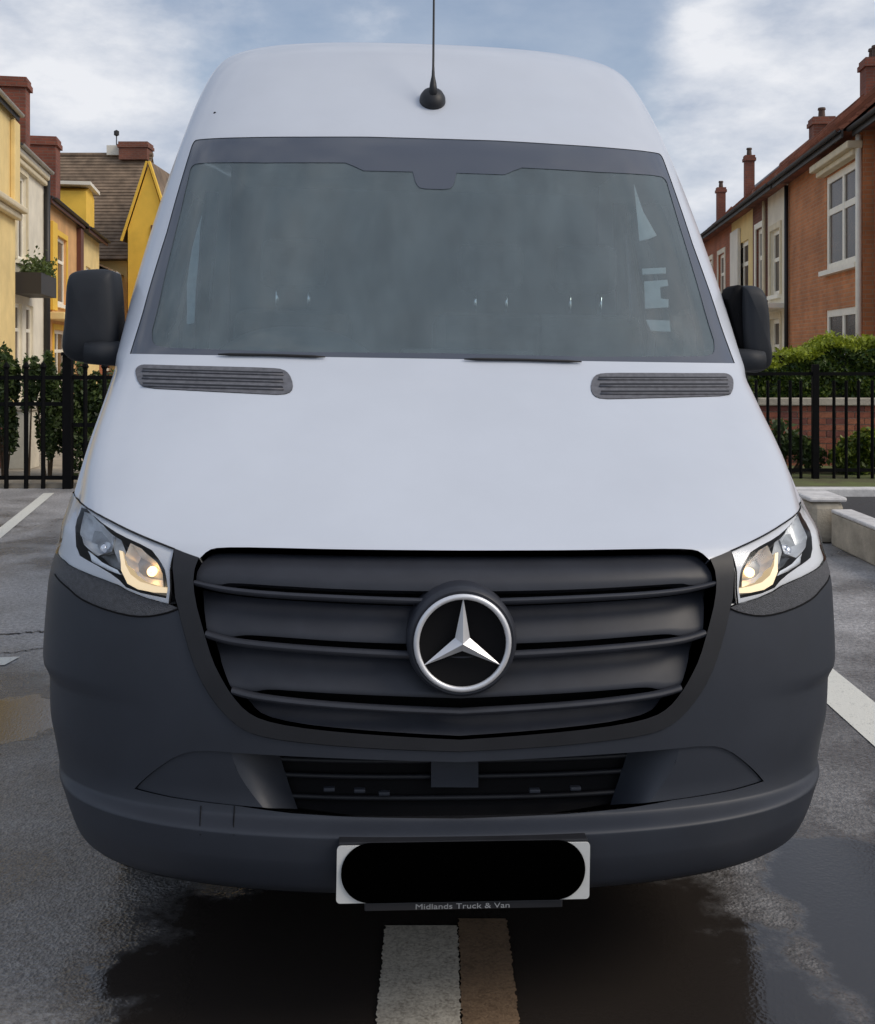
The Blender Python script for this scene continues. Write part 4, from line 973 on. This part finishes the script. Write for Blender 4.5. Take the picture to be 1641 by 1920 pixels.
# headlamps
for sgn in (-1, 1):
    m_ = (lambda ps: ps) if sgn == -1 else mirror
    X = -1 if sgn == -1 else 1
    hl = empty('headlamp'); hl.parent = van
    top_ = [p for p in T_HLTOP]; bot = [(-SLC, 9.0), (-.85, 8.97)]+[p for p in T_HLBOT[1:]]
    outl = [top_[0]]+top_[1:]+[(-SLC, hl_top_end[1])]+bot+T_HLIN[1:-1][::1]
    outl = [p for i, p in enumerate(outl) if i == 0 or (abs(p[0]-outl[i-1][0])+abs(p[1]-outl[i-1][1])) > 1e-4]
    CHAM = trace([(150,950),(143,970),(139,1000),(140,1024),(147,1041),(182,1061),(205,1075),(222,1088),(234,1101),(262,1112),(310,1122),(313,1102),(308,1068),(296,1046),(284,1030),(262,1018),(236,1006),(200,985),(180,970),(160,953)])
    b = patch('lamp_bezel', m_(outl), [m_(CHAM)], M_BEZEL, hl, off=-.004, skirt=.03, hole_skirt=.05, ds=.02)
    patch('lamp_lens', m_(outl), (), M_LENS, hl, off=.004, skirt=.012, ds=.02)
    # chamber floor and its pieces
    patch('lamp_housing', m_(dens(CHAM)), (), M_LDARK, hl, off=-.048, skirt=0, ds=.02)
    def dish(name, ps, dd, mt, o0=-.012):
        ps = dens(ps, .015, .12); c = (sum(p[0] for p in ps)/len(ps), sum(p[1] for p in ps)/len(ps)); rows = []
        for f, d in ((1, 0), (.86, .45), (.62, .8), (.34, .97), (.02, 1)):
            q = [(c[0]+(p[0]-c[0])*f, c[1]+(p[1]-c[1])*f) for p in ps]; q.append(q[0]); rows.append(S3(m_(q), o0-dd*d))
        return strip(name, rows, mt, hl)
    dish('high_beam_reflector', trace([(150,955),(146,985),(150,1018),(176,1040),(204,1030),(212,1000),(188,978),(165,960)]), .05, M_REFL)
    dish('low_beam_reflector', trace([(241,1012),(228,1040),(228,1070),(240,1092),(268,1104),(302,1108),(300,1074),(288,1048),(262,1024)]), .05, M_REFL)
    # facet between the chambers, and the lit light-guide blade
    patch('lamp_divider', m_(trace([(206,995),(222,1004),(230,1030),(226,1058),(214,1050),(206,1024)])), (), M_LDARK, hl, off=-.016, skirt=.03, ds=.02)
    patch('lamp_facet', m_(trace([(152,1028),(180,1050),(210,1066),(216,1076),(190,1066),(160,1050)])), (), M_REFL, hl, off=-.02, skirt=.03, ds=.02)
    patch('running_light', m_(trace([(219,1028),(226,1030),(230,1056),(240,1076),(258,1090),(285,1098),(309,1102),(310,1112),(284,1111),(254,1105),(234,1094),(222,1068)])), (), M_DRL, hl, off=-.010, skirt=.03, ds=.02)
    c = S3(m_(trace([(272,1066)])), -.032)[0]
    mb = MB(); mb.lathe([(0.001,-.012),(.007,-.010),(.011,-.003),(.011,.006),(.009,.012)], c, n=20, axis='y'); mb.build('low_beam_bulb', M_BULB, hl, smooth=True)
    c = S3(m_(trace([(178,1006)])), -.045)[0]
    mb = MB(); mb.lathe([(0.001,-.016),(.009,-.012),(.013,0),(.013,.008)], c, n=16, axis='y'); mb.build('high_beam_bulb', M_CHROME, hl, smooth=True)
    # textured strip below the lamp
    tr = [(-SLC, 8.96), (-.85, 8.93)]+T_HLBOT[1:]+[T_TRIMB[-1]]+T_TRIMB[::-1][1:]+[(-SLC, T_TRIMB[0][1])]
    tp = patch('lamp_trim_strip', m_(tr), (), M_TRIMS, van, off=.001, skirt=.012, ds=.02)

# bumper
bl = T_TRIMB[::-1][:]                         # from frame outwards
lo_ = [(-SLC, T_TRIMB[0][1]), (-SLC, 0.0)]
left = T_FO[::-1]+bl+lo_+[(0, 0.0)]
INT = sym([(0, T_ARCH[-1][1])]+T_ARCH[::-1][1:]+T_LEDGE[1:])
bump = patch('bumper', sym(left), [INT], M_PLAST, van, skirt=.02, ds=.025, du=.125, hole_skirt=.03)
rows = [S3([(s, 0.0) for s in np.linspace(-1, 1, 61)], 0) for _ in range(3)]
rows = [rows[0]-np.array([0,0,0.001]), rows[1]+np.array([0,.03,-.012]), rows[2]+np.array([0,.12,-.018])]
strip('bumper_lip', rows, M_PLAST_D, bump)
# blanked fog lamp panels, cheeks and the lower air intake
CH1 = trace([(432,1411),(440,1440),(462,1478),(492,1515)]); CH2 = trace([(500,1415),(508,1446),(522,1490),(545,1525)])
for sgn in (-1, 1):
    m_ = (lambda ps: ps) if sgn == -1 else mirror
    a_ = [p for p in T_ARCH if p[0] < CH1[0][0]-.004]; l_ = [p for p in T_LEDGE if p[0] < CH1[-1][0]-.004]
    patch('fog_lamp_blank', m_([(s+.001, u) for s, u in a_]+CH1+l_[::-1][:-1]), (), M_PLAST, bump, off=-.005, skirt=.02, ds=.02, du=.125)
    c1 = dens(smooth_line(CH1, 1), .01, .05, False); c2 = dens(smooth_line(CH2, 1), .01, .05, False)
    n_ = 14; c1 = [c1[int(i*(len(c1)-1)/(n_-1))] for i in range(n_)]; c2 = [c2[int(i*(len(c2)-1)/(n_-1))] for i in range(n_)]
    rws = []
    for k in range(7):
        f = k/6; rws.append(S3(m_([(a[0]*(1-f)+b[0]*f, a[1]*(1-f)+b[1]*f) for a, b in zip(c1, c2)]), -.005-.085*f**1.6))
    strip('intake_cheek', rws, M_PLAST, bump)
ini = sym([(0, T_ARCH[-1][1]+.02)]+[p for p in T_ARCH[::-1][1:] if p[0] > CH1[0][0]]+[CH1[0]]+CH1[1:]+[p for p in T_LEDGE[1:-1] if p[0] > CH1[-1][0]][0:]+[(0, T_LEDGE[-1][1]-.02)])
patch('intake_mesh', ini, (), M_BLACK, bump, off=-.11, skirt=0, ds=.04)
lz = [float(np.interp(f, (0, 1), (T_LEDGE[-1][1], T_ARCH[-1][1]))) for f in (.28, .55, .8)]
for uu in lz:
    mb = MB(); pts = S3([(s, uu) for s in np.linspace(-.47, .47, 25)], -.095); mb.tube([tuple(p) for p in pts], .006, 6); mb.build('intake_bar', M_PLAST_D, bump, smooth=True)
patch('radar_cover', trace([(812,1430),(812,1497),(904,1497),(904,1430)]), (), M_PLAST, bump, off=-.07, skirt=.04, ds=.02)
rws = [S3([(s, T_LEDGE[-1][1]-.02) for s in np.linspace(-.52, .52, 31)], -.02), S3([(s, T_LEDGE[-1][1]+.12) for s in np.linspace(-.52, .52, 31)], -.06), S3([(s, T_LEDGE[-1][1]+.1) for s in np.linspace(-.5, .5, 31)], -.11)]
strip('intake_shelf', rws, M_PLAST_D, bump)
for (px, py) in ((612, 1497), (672, 1499), (720, 1503), (1012, 1498), (1092, 1494)):
    c = surf(*inv(px, py), -.055)[0]; mb = MB(); mb.box((c[0]-.012, c[1]-.004, c[2]-.004), (c[0]+.012, c[1]+.01, c[2]+.004)); mb.build('intake_clip', M_PLAST, bump, bevel=.002)
for px in (377, 440):     # scored lines in the ledge
    mb = MB(); pts = S3(trace([(px, 1511), (px-1, 1528), (px-2, 1548), (px-1, 1566)]), .0006); mb.tube([tuple(p) for p in pts], .0011, 5); mb.build('bumper_score', M_BLACK, bump)

# shut lines
for sgn in (-1, 1):
    m_ = (lambda ps: ps) if sgn == -1 else mirror
    for ln_, rad in ((T_TRIMB, .0022), (T_FOU+T_FO[1:], .0020), (T_HLIN, .0022), ([p for p in T_HLTOP if p[0] > -.80], .0020)):
        mb = MB(); mb.tube([tuple(p) for p in S3(m_(resamp_(ln_, 40)), .001)], rad, 5); mb.build('shut_line', M_BLACK, van, smooth=True)
# grille: frame, louvres, ribs
grille = empty('grille'); grille.parent = van
fo = T_FOU+T_FO[1:]; fi = T_FI
left = fo[::-1]+[fi[0]]+fi[1:]
fr = fo[::-1]+fi
def frame_loop():
    out = fo[::-1]                              # centre bottom -> up the left outer edge
    inn = fi                                    # top -> down inner edge to the centre
    L_ = out+inn
    outer = fo+[(-s, u) for s, u in fo[::-1][1:]]; inner = fi+[(-s, u) for s, u in fi[::-1][1:]]
    return outer+inner[::-1]
patch('grille_frame', frame_loop(), (), M_PLAST_D, grille, off=.004, skirt=.05, ds=.02, du=.125)
topl = T_HOODEDGE[::-1]                          # inner corner -> centre along the bonnet edge
gi = sym([(0, T_HOODEDGE[0][1]+.02)]+[(s, u+.02) for s, u in T_HOODEDGE[1:]]+fi[1:])
patch('grille_backing', gi, (), M_BLACK, grille, off=-.12, skirt=0, ds=.04)
def resamp(ps, n):
    q = np.array(ps); d = np.concatenate([[0], np.cumsum(np.hypot(np.diff(q[:, 0]), np.diff(q[:, 1])*KU))]); t = np.linspace(0, d[-1], n)
    return [(float(np.interp(a, d, q[:, 0])), float(np.interp(a, d, q[:, 1]))) for a in t]
RIB = [[(362,1092),(390,1099),(425,1106),(500,1114),(650,1122),(780,1127),(868,1129)],
       [(385,1190),(410,1198),(440,1205),(520,1214),(640,1223),(760,1229),(868,1232)],
       [(434,1297),(462,1305),(500,1312),(600,1323),(720,1331),(868,1337)]]
SLOT = [[(366,1090),(400,1094),(424,1096),(440,1091),(520,1096),(650,1103),(780,1106),(868,1107)],
        [(388,1187),(420,1196),(448,1197),(464,1192),(540,1197),(650,1205),(760,1209),(868,1211)],
        [(436,1294),(462,1301),(490,1302),(506,1296),(600,1303),(720,1309),(868,1314)]]
TOPS = [[(388,1036),(412,1030),(484,1029),(649,1033),(760,1034),(868,1035)], None, None, None]
nS = 41
ribc = []
for r in RIB:
    c = fixmid(trace(r)); c = resamp(smooth_line(c, 1), nS); ribc.append(c+[(-s, u) for s, u in c[::-1][1:]])
slotc = []
for r in SLOT:
    c = fixmid(trace(r)); c = resamp(smooth_line(c, 1), nS); slotc.append(c+[(-s, u) for s, u in c[::-1][1:]])
t0 = fixmid(trace(TOPS[0])); t0 = resamp([(s, u+.22) for s, u in t0], nS); t0 = t0+[(-s, u) for s, u in t0[::-1][1:]]
def lerp(a, b, f): return [(p[0]*(1-f)+q[0]*f, p[1]*(1-f)+q[1]*f) for p, q in zip(a, b)]
fib = fixmid(trace([(461,1336),(491,1352),(550,1365),(649,1376),(781,1385),(868,1389)])); fib = resamp(fib, nS); fib = fib+[(-s, u) for s, u in fib[::-1][1:]]
def uof(c, d): return [(s, u-d) for s, u in c]
starts = [t0, uof(ribc[0], .06), uof(ribc[1], .10), uof(ribc[2], .10)]; ends = slotc+[fib]
for i in range(4):
    rws = []
    for k in range(13):
        f = k/12
        o = (-.030+.018*f if i == 0 else -.062+.048*(f**.8)) if i < 3 else -.062+.045*f
        if i < 3 and f > .93: o -= .004
        rws.append(S3([(s*(1.03+.04*(1-f)), u) for s, u in lerp(starts[i], ends[i], f)], o))
    if i < 3: rws.append(S3(ends[i], -.065))
    strip('grille_louvre', rws, M_GRILLE, grille, autos=60)
for i in range(3):
    rws = []
    hgt = .085 if i == 0 else .075
    for a in np.linspace(0, 2*math.pi, 13):
        rws.append(S3(uof(ribc[i], -math.sin(a)*.062), -.008+math.cos(a)*.011))
    strip('grille_rib', rws, M_GRILLE, grille, autos=60)
# emblem: housing, neck, dished black disc, ring and three-pointed star
ec = surf(0.0, inv(870, 1200)[1], 0)[0]; ec[1] -= .022; ecx = 0.0
EC = Vector((0, ec[1], ec[2]))
em = empty('emblem'); em.parent = grille
mb = MB(); mb.lathe([(.118,.09),(.119,.02),(.116,.006),(.110,.0),(.104,.002)], EC, n=64, axis='y'); mb.build('emblem_housing', M_GRILLE, em, smooth=True, autos=50)
mb = MB(); mb.lathe([(.001,.016),(.05,.014),(.09,.008),(.104,.004)], EC, n=48, axis='y'); mb.build('emblem_disc', M_BLACK, em, smooth=True)
mb = MB(); ring = []
for k in range(65):
    a = 2*math.pi*k/64; ring.append([tuple(EC+Vector((math.cos(a)*(.0985+.0062*math.cos(b)), -.003-.0062*math.sin(b)*.9, math.sin(a)*(.0985+.0062*math.cos(b))))) for b in np.linspace(0, 2*math.pi, 11)])
mb.grid(ring); mb.build('emblem_ring', M_SATIN, em, smooth=True)
mb = MB(); ctr = EC+Vector((0, -.012, 0))
for k in range(3):
    a = math.pi/2+k*2*math.pi/3; tip = EC+Vector((math.cos(a)*.097, -.002, math.sin(a)*.097))
    for sg in (-1, 1):
        b2 = a+sg*math.pi/3; side = EC+Vector((math.cos(b2)*.0185, .004, math.sin(b2)*.0185)); mb.quad(ctr, side, tip)
mb.build('emblem_star', M_SATIN, em, fix=True)

# number plate in its holder
def plate_pts():
    P = []
    for (px, py) in ((620,1688),(622,1578),(1097,1583),(1095,1679)):
        pass
pl = empty('number_plate'); pl.parent = van; PZ, PY = .4275, -.022
def rrect(w, h, r, n=6):
    o = []
    for cx_, cz_, a0 in ((w-r, h-r, 0), (-w+r, h-r, 90), (-w+r, -h+r, 180), (w-r, -h+r, 270)):
        for k in range(n+1): a = R_(a0+90*k/n); o.append((cx_+r*math.cos(a), cz_+r*math.sin(a)))
    return o
mb = MB(); mb.poly_prism([(x+.004, z+PZ) for x, z in rrect(.262, .0585, .008)], PY, PY+.004); mb.build('plate', M_PLATE, pl)
mb = MB(); mb.poly_prism([(x+.0035, z+PZ+.004) for x, z in rrect(.2525, .0615, .0605, 14)], PY-.004, PY-.0005); mb.build('plate_redaction', M_PBLACK, pl, bevel=.001)  # black blob is a redaction mark, not a part of the plate
mb = MB(); mb.box((-.20, PY+.001, PZ-.076), (.21, PY+.03, PZ-.0595)); mb.box((-.255, PY+.0045, PZ-.056), (.262, PY+.05, PZ+.064)); mb.build('plate_holder', M_PLAST_D, pl, bevel=.002)
tcv = bpy.data.curves.new('t', 'FONT'); tcv.body = 'Midlands Truck & Van'; tcv.size = .0155; tcv.align_x = 'CENTER'; tcv.align_y = 'CENTER'; tcv.extrude = .0004
to = bpy.data.objects.new('t', tcv); COL.objects.link(to); bpy.context.view_layer.update()
tm = bpy.data.meshes.new_from_object(to.evaluated_get(bpy.context.evaluated_depsgraph_get())); bpy.data.objects.remove(to)
tm.materials.clear(); tm.materials.append(M_TEXT)
o = bpy.data.objects.new('holder_lettering', tm); COL.objects.link(o); o.parent = pl; o.location = (.002, PY+.0, PZ-.0685); o.rotation_euler = (R_(90), 0, 0); o.scale = (1.42, 1, 1)

# bonnet vents
def vsm(ps):
    o = []
    for a, b in zip(ps, ps[1:]+ps[:1]): o += [(a[0]*.75+b[0]*.25, a[1]*.75+b[1]*.25), (a[0]*.25+b[0]*.75, a[1]*.25+b[1]*.75)]
    return o
V_OUT = vsm(trace([(254,699),(256,690),(264,685),(274,684),(333,686),(420,688),(508,690.5),(531,693),(543,702),(550,721),(547,735),(531,741),(486,739),(350,732),(274,728),(260,719)]))
for sgn in (-1, 1):
    m_ = (lambda ps: ps) if sgn == -1 else mirror
    vt = patch('bonnet_vent', m_(V_OUT), (), M_VENT, van, off=.0022, skirt=.004, ds=.02, du=.125)
    for (ya, yb, n_) in ((690.5, 695.5, 0), (703, 709, 1), (717, 723, 2)):
        pa = trace([(268, ya+1), (330, ya+3), (420, ya+5.5), (530, ya+8.5)]); pb = trace([(270, yb+1), (330, yb+3), (420, yb+5.5), (532, yb+8.5)])
        patch('vent_slot', m_(pa+pb[::-1]), (), M_PLAST_D, vt, off=.0030, skirt=0, ds=.02, du=.0625)
        pa2 = trace([(268, yb+1.5), (330, yb+3.5), (420, yb+6), (532, yb+9)])
        mb = MB(); mb.tube([tuple(p) for p in S3(m_(resamp(pa2, 12)), .004)], .0035, 6); mb.build('vent_slat', M_VENT, vt, smooth=True)

# wipers at the foot of the screen
for sgn, a, b in ((1, (410, 667), (610, 672)), (1, (870, 676), (1090, 681))):
    ps = resamp(trace([a, ((a[0]+b[0])/2, (a[1]+b[1])/2-1), b]), 10)
    mb = MB(); mb.tube([tuple(p) for p in S3(ps, .006)], [.002]+[.0045]*8+[.002], 6); mb.build('wiper', M_RUB, van, smooth=True)

# aerial
ac, an = surf(*inv(811, 190), .004); an = Vector(an); q = an.to_track_quat('Z', 'Y').to_matrix()
aer = empty('aerial'); aer.parent = van
mb = MB(); mb.lathe([(.043,-.012),(.046,-.002),(.044,.012),(.036,.026),(.022,.036),(.001,.040)], (0,0,0), n=28)
mb.v = [tuple(Vector(ac)+q @ Vector((v[0]*1.0, v[1]*1.25, v[2]))) for v in mb.v]; mb.build('aerial_base', M_PLAST_D, aer, smooth=True)
p0 = Vector(ac)+an*.035
mb = MB(); d = Vector((.012, .30, .95)).normalized(); mb.tube([p0-d*.02, p0+d*.03, p0+d*.06, p0+d*.10, p0+d*.5, p0+d*1.0], [.017,.012,.0062,.0042,.0038,.003], 10); mb.build('aerial_mast', M_PLAST_D, aer, smooth=True)

# small roof chip
c, n_ = surf(*inv(403, 212), .0008); mb = MB(); mb.lathe([(.0001,0),(.004,0),(.005,.0006)], c, n=8, axis='y'); mb.build('stone_chip', M_PLAST, van)

# mirrors (arm, housing, glass): size from the left one
def unvan(px, py, y):
    "van-local point at local depth y seen at pixel"
    c, s = math.cos(PYAW), math.sin(PYAW); kx = (px-CX)/FPX; kz = (py-YH)/FPX; cr, sr = math.cos(PROLL), math.sin(PROLL)
    # unknown x,z ; iterate
    x, z = 0, 1.5
    for _ in range(12):
        X1 = cr*x+sr*z; Y2 = s*X1+c*y+PD; X2 = kx*Y2; X1 = (X2-PTX+s*y)/c; Z1 = CAMH-kz*Y2
        x = cr*X1-sr*Z1; z = sr*X1+cr*Z1
    return Vector((x, y, z))
def make_mirror(sgn, outline, y, inner_dark, depth=.12):
    mr = empty('door_mirror'); mr.parent = van
    ps = [unvan(px, py, y) for px, py in outline]; c = sum(ps, Vector())/len(ps)
    ps2 = []
    k = len(ps)
    for i in range(k):      # corner rounding
        a, b = ps[i], ps[(i+1) % k]; ps2 += [a*.75+b*.25, a*.25+b*.75]
    ps = ps2; ps2 = []
    for i in range(len(ps)):
        a, b = ps[i], ps[(i+1) % len(ps)]; ps2 += [a*.75+b*.25, a*.25+b*.75]
    ps = ps2; rows = []
    for f, dy in ((.0, -.030), (.45, -.029), (.75, -.024), (.90, -.014), (.97, -.002), (1.0, .015), (1.0, .05), (.99, depth)):
        rows.append([tuple(c+(p-c)*f+Vector((0, dy, 0))) for p in ps+[ps[0]]])
    mb = MB(); mb.grid(rows); mb.build('mirror_housing', M_MIRR, mr, smooth=True)
    mb = MB(); mb.grid([[tuple(c+(p-c)*f+Vector((0, depth-.004, 0))) for p in ps+[ps[0]]] for f in (1.0, .93, .02)]); mb.build('mirror_glass', M_CHROME, mr)
    return mr, c
mr, c = make_mirror(-1, [(124,520),(138,506),(207,502),(214,520),(221,640),(219,682),(140,680),(116,664),(115,640),(121,600)], 1.10, False)
a = unvan(165, 662, 1.10); mb = MB(); mb.tube([a+Vector((0,-.034,0)), a+Vector((.05,-.030,.0)), a+Vector((.10,-.01,.0)), a+Vector((.17,.08,-.01))], [.032,.036,.038,.036], 12); mb.build('mirror_arm', M_MIRR, mr, smooth=True)
mr, c = make_mirror(1, [(1393,538),(1400,534),(1425,536),(1436,550),(1442,590),(1443,640),(1448,670),(1446,690),(1420,701),(1397,694)], 1.10, True)
a = unvan(1425, 676, 1.10); mb = MB(); mb.tube([a+Vector((0,-.034,0)), a+Vector((-.05,-.030,.0)), a+Vector((-.10,0,.0)), a+Vector((-.16,.08,-.01))], [.030,.036,.038,.036], 12); mb.build('mirror_arm', M_MIRR, mr, smooth=True)
# the inward face of that mirror, turned towards the pillar
ps = [unvan(px, py, 1.115) for px, py in ((1368,560),(1376,540),(1384,534),(1396,535),(1400,640),(1400,690),(1384,640),(1374,600))]
mb = MB(); cc = sum(ps, Vector())/len(ps); mb.grid([[tuple(cc+(p-cc)*f+Vector((-.0,dy,0))) for p in ps+[ps[0]]] for f, dy in ((.05,-.004),(.8,-.004),(1,.005),(1,.10))]); mb.build('mirror_inner_face', M_BLACK, mr, smooth=True)

# wheels
for sx in (-1, 1):
    for yy in (1.07, 4.65):
        wh = empty('wheel'); wh.parent = van; zc = .345 + math.sin(PROLL)*sx*.81
        mb = MB(); mb.lathe([(.20,-.11),(.30,-.115),(.338,-.10),(.345,-.07),(.345,.07),(.338,.10),(.30,.115),(.20,.11)], (sx*.81, yy, zc), n=36, axis='x'); mb.build('tyre', M_TYRE, wh, smooth=True, autos=50)
        mb = MB(); mb.lathe([(.001,sx*.05),(.07,sx*.055),(.09,sx*.02),(.17,sx*.01),(.20,sx*.09),(.21,sx*.10)], (sx*.81, yy, zc), n=28, axis='x'); mb.build('rim', M_STEEL, wh, smooth=True, autos=40)

# cab interior
dash = MB(); rws = []
for (yy, zz) in ((.93,1.44),(1.02,1.475),(1.12,1.485),(1.25,1.475),(1.34,1.43),(1.37,1.30),(1.34,1.0)): rws.append([(x, yy+.16*abs(x)**3, zz-.02*x*x) for x in np.linspace(-.88, .88, 25)])
dash.grid(rws); dash.build('dashboard', M_CABIN, van, smooth=True)
mb = MB(); rws = []
for t, yy in ((0,1.12),(.75,1.14),(1,1.2),(1,1.32),(.9,1.36)): rws.append([(-.44+x*.27, yy, 1.47+.105*t*max(0, 1-abs(x)**2.6)) for x in np.linspace(-1, 1, 21)])
mb.grid(rws); mb.build('instrument_hood', M_CABIN, van, smooth=True)
mb = MB(); mb.box((-.10, 1.18, 1.47), (.33, 1.30, 1.512)); mb.build('dash_tray', M_CABIN, van, bevel=.01)
sw = MB(); ctr = Vector((-.44, 1.52, 1.40)); tilt = Matrix.Rotation(R_(-28), 3, 'X'); rws = []
for k in range(37):
    a_ = 2*math.pi*k/36; rws.append([tuple(ctr+tilt @ Vector((math.cos(a_)*(.19+.014*math.cos(b)), .014*math.sin(b), math.sin(a_)*(.19+.014*math.cos(b))))) for b in np.linspace(0, 2*math.pi, 9)])
sw.grid(rws); sw.box((-.06+ctr.x, ctr.y-.02, ctr.z-.06), (.06+ctr.x, ctr.y+.02, ctr.z+.05)); sw.box((-.18+ctr.x, ctr.y-.008, ctr.z-.02), (.18+ctr.x, ctr.y+.008, ctr.z+.02)); sw.build('steering_wheel', M_CABIN_D, van, smooth=True, autos=40)
for x in (-.50, .28, .66):
    st = empty('seat'); st.parent = van
    mb = MB(); mb.box((x-.23, 1.95, .95), (x+.23, 2.12, 1.66)); mb.build('backrest', M_SEAT, st, bevel=.05)
    mb = MB(); mb.box((x-.24, 1.55, .85), (x+.24, 2.05, 1.0)); mb.build('seat_cushion', M_SEAT, st, bevel=.04)
    mb = MB(); mb.box((x-.13, 1.98, 1.745), (x+.13, 2.08, 1.94)); mb.build('headrest', M_SEAT, st, bevel=.04)
    for dx in (-.062, .062):
        mb = MB(); mb.tube([(x+dx, 2.0, 1.65), (x+dx, 2.0, 1.75)], .0062, 8); mb.build('headrest_post', M_CHROME, st, smooth=True)
mb = MB(); mb.box((-.80, 2.42, .45), (.80, 2.46, 2.55)); mb.build('bulkhead', M_CABIN_D, van)
mb = MB(); mb.box((-.74, 1.62, 2.20), (.74, 2.42, 2.23)); mb.build('headlining', M_CABIN, van)
mb = MB(); mb.box((-.90, .70, .42), (.90, 2.42, .46)); mb.build('cab_floor', M_CABIN_D, van)
for sx in (-1, 1):
    mb = MB(); mb.box((sx*.935-.008, 1.2, .46), (sx*.935+.008, 2.40, 1.42)); mb.build('door_card', M_CABIN_D, van)
    mb = MB(); mb.tube([(sx*.86, 2.28, 2.15), (sx*.90, 2.30, 1.45)], .03, 8); mb.build('door_pillar_trim', M_CABIN, van, smooth=True)
c = unvan(818, 335, 1.38); mb = MB(); mb.box((c.x-.055, c.y-.01, c.z-.03), (c.x+.055, c.y+.05, c.z+.05)); mb.build('screen_camera_housing', M_PLAST_D, van, bevel=.015)

def cab_panel(name, pts, y, m):
    ps = [unvan(px, py, y) for px, py in pts]; mb = MB(); n = len(ps)
    mb.v = [tuple(p) for p in ps]+[tuple(p+Vector((0, .012, 0))) for p in ps]; mb.f = [tuple(range(n)), tuple(range(2*n-1, n-1, -1))]+[(i, (i+1) % n, n+(i+1) % n, n+i) for i in range(n)]; mb.mi = [0]*len(mb.f)
    return mb.build(name, m, van)
M_PALE = mat('pale_side_glint', (.52, .58, .59), rough=.7, var=.12, vscale=14)
def behind_glass(name, pts, off=-.03, m=None): return patch(name, trace(pts), (), m or M_PALE, van, off=off, skirt=.004, ds=.02, du=.125)  # pale pieces added for reflections and light seen through the side windows
behind_glass('side_glint_strip', [(372,390),(368,420),(366,470),(360,540),(358,594),(343,597),(343,520),(352,455),(364,412)])
behind_glass('pillar_rail', [(388,470),(391,470),(386,538),(382,538)], -.05, M_CABIN)
behind_glass('side_glint_strip', [(1196,332),(1214,385),(1240,430),(1225,436),(1206,440)])
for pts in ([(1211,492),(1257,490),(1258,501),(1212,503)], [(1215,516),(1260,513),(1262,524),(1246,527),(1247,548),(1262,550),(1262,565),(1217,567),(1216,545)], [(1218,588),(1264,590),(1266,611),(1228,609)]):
    behind_glass('side_glint_piece', pts)
behind_glass('pillar_rail', [(1182,420),(1187,420),(1197,583),(1190,583)], -.05, M_CABIN)
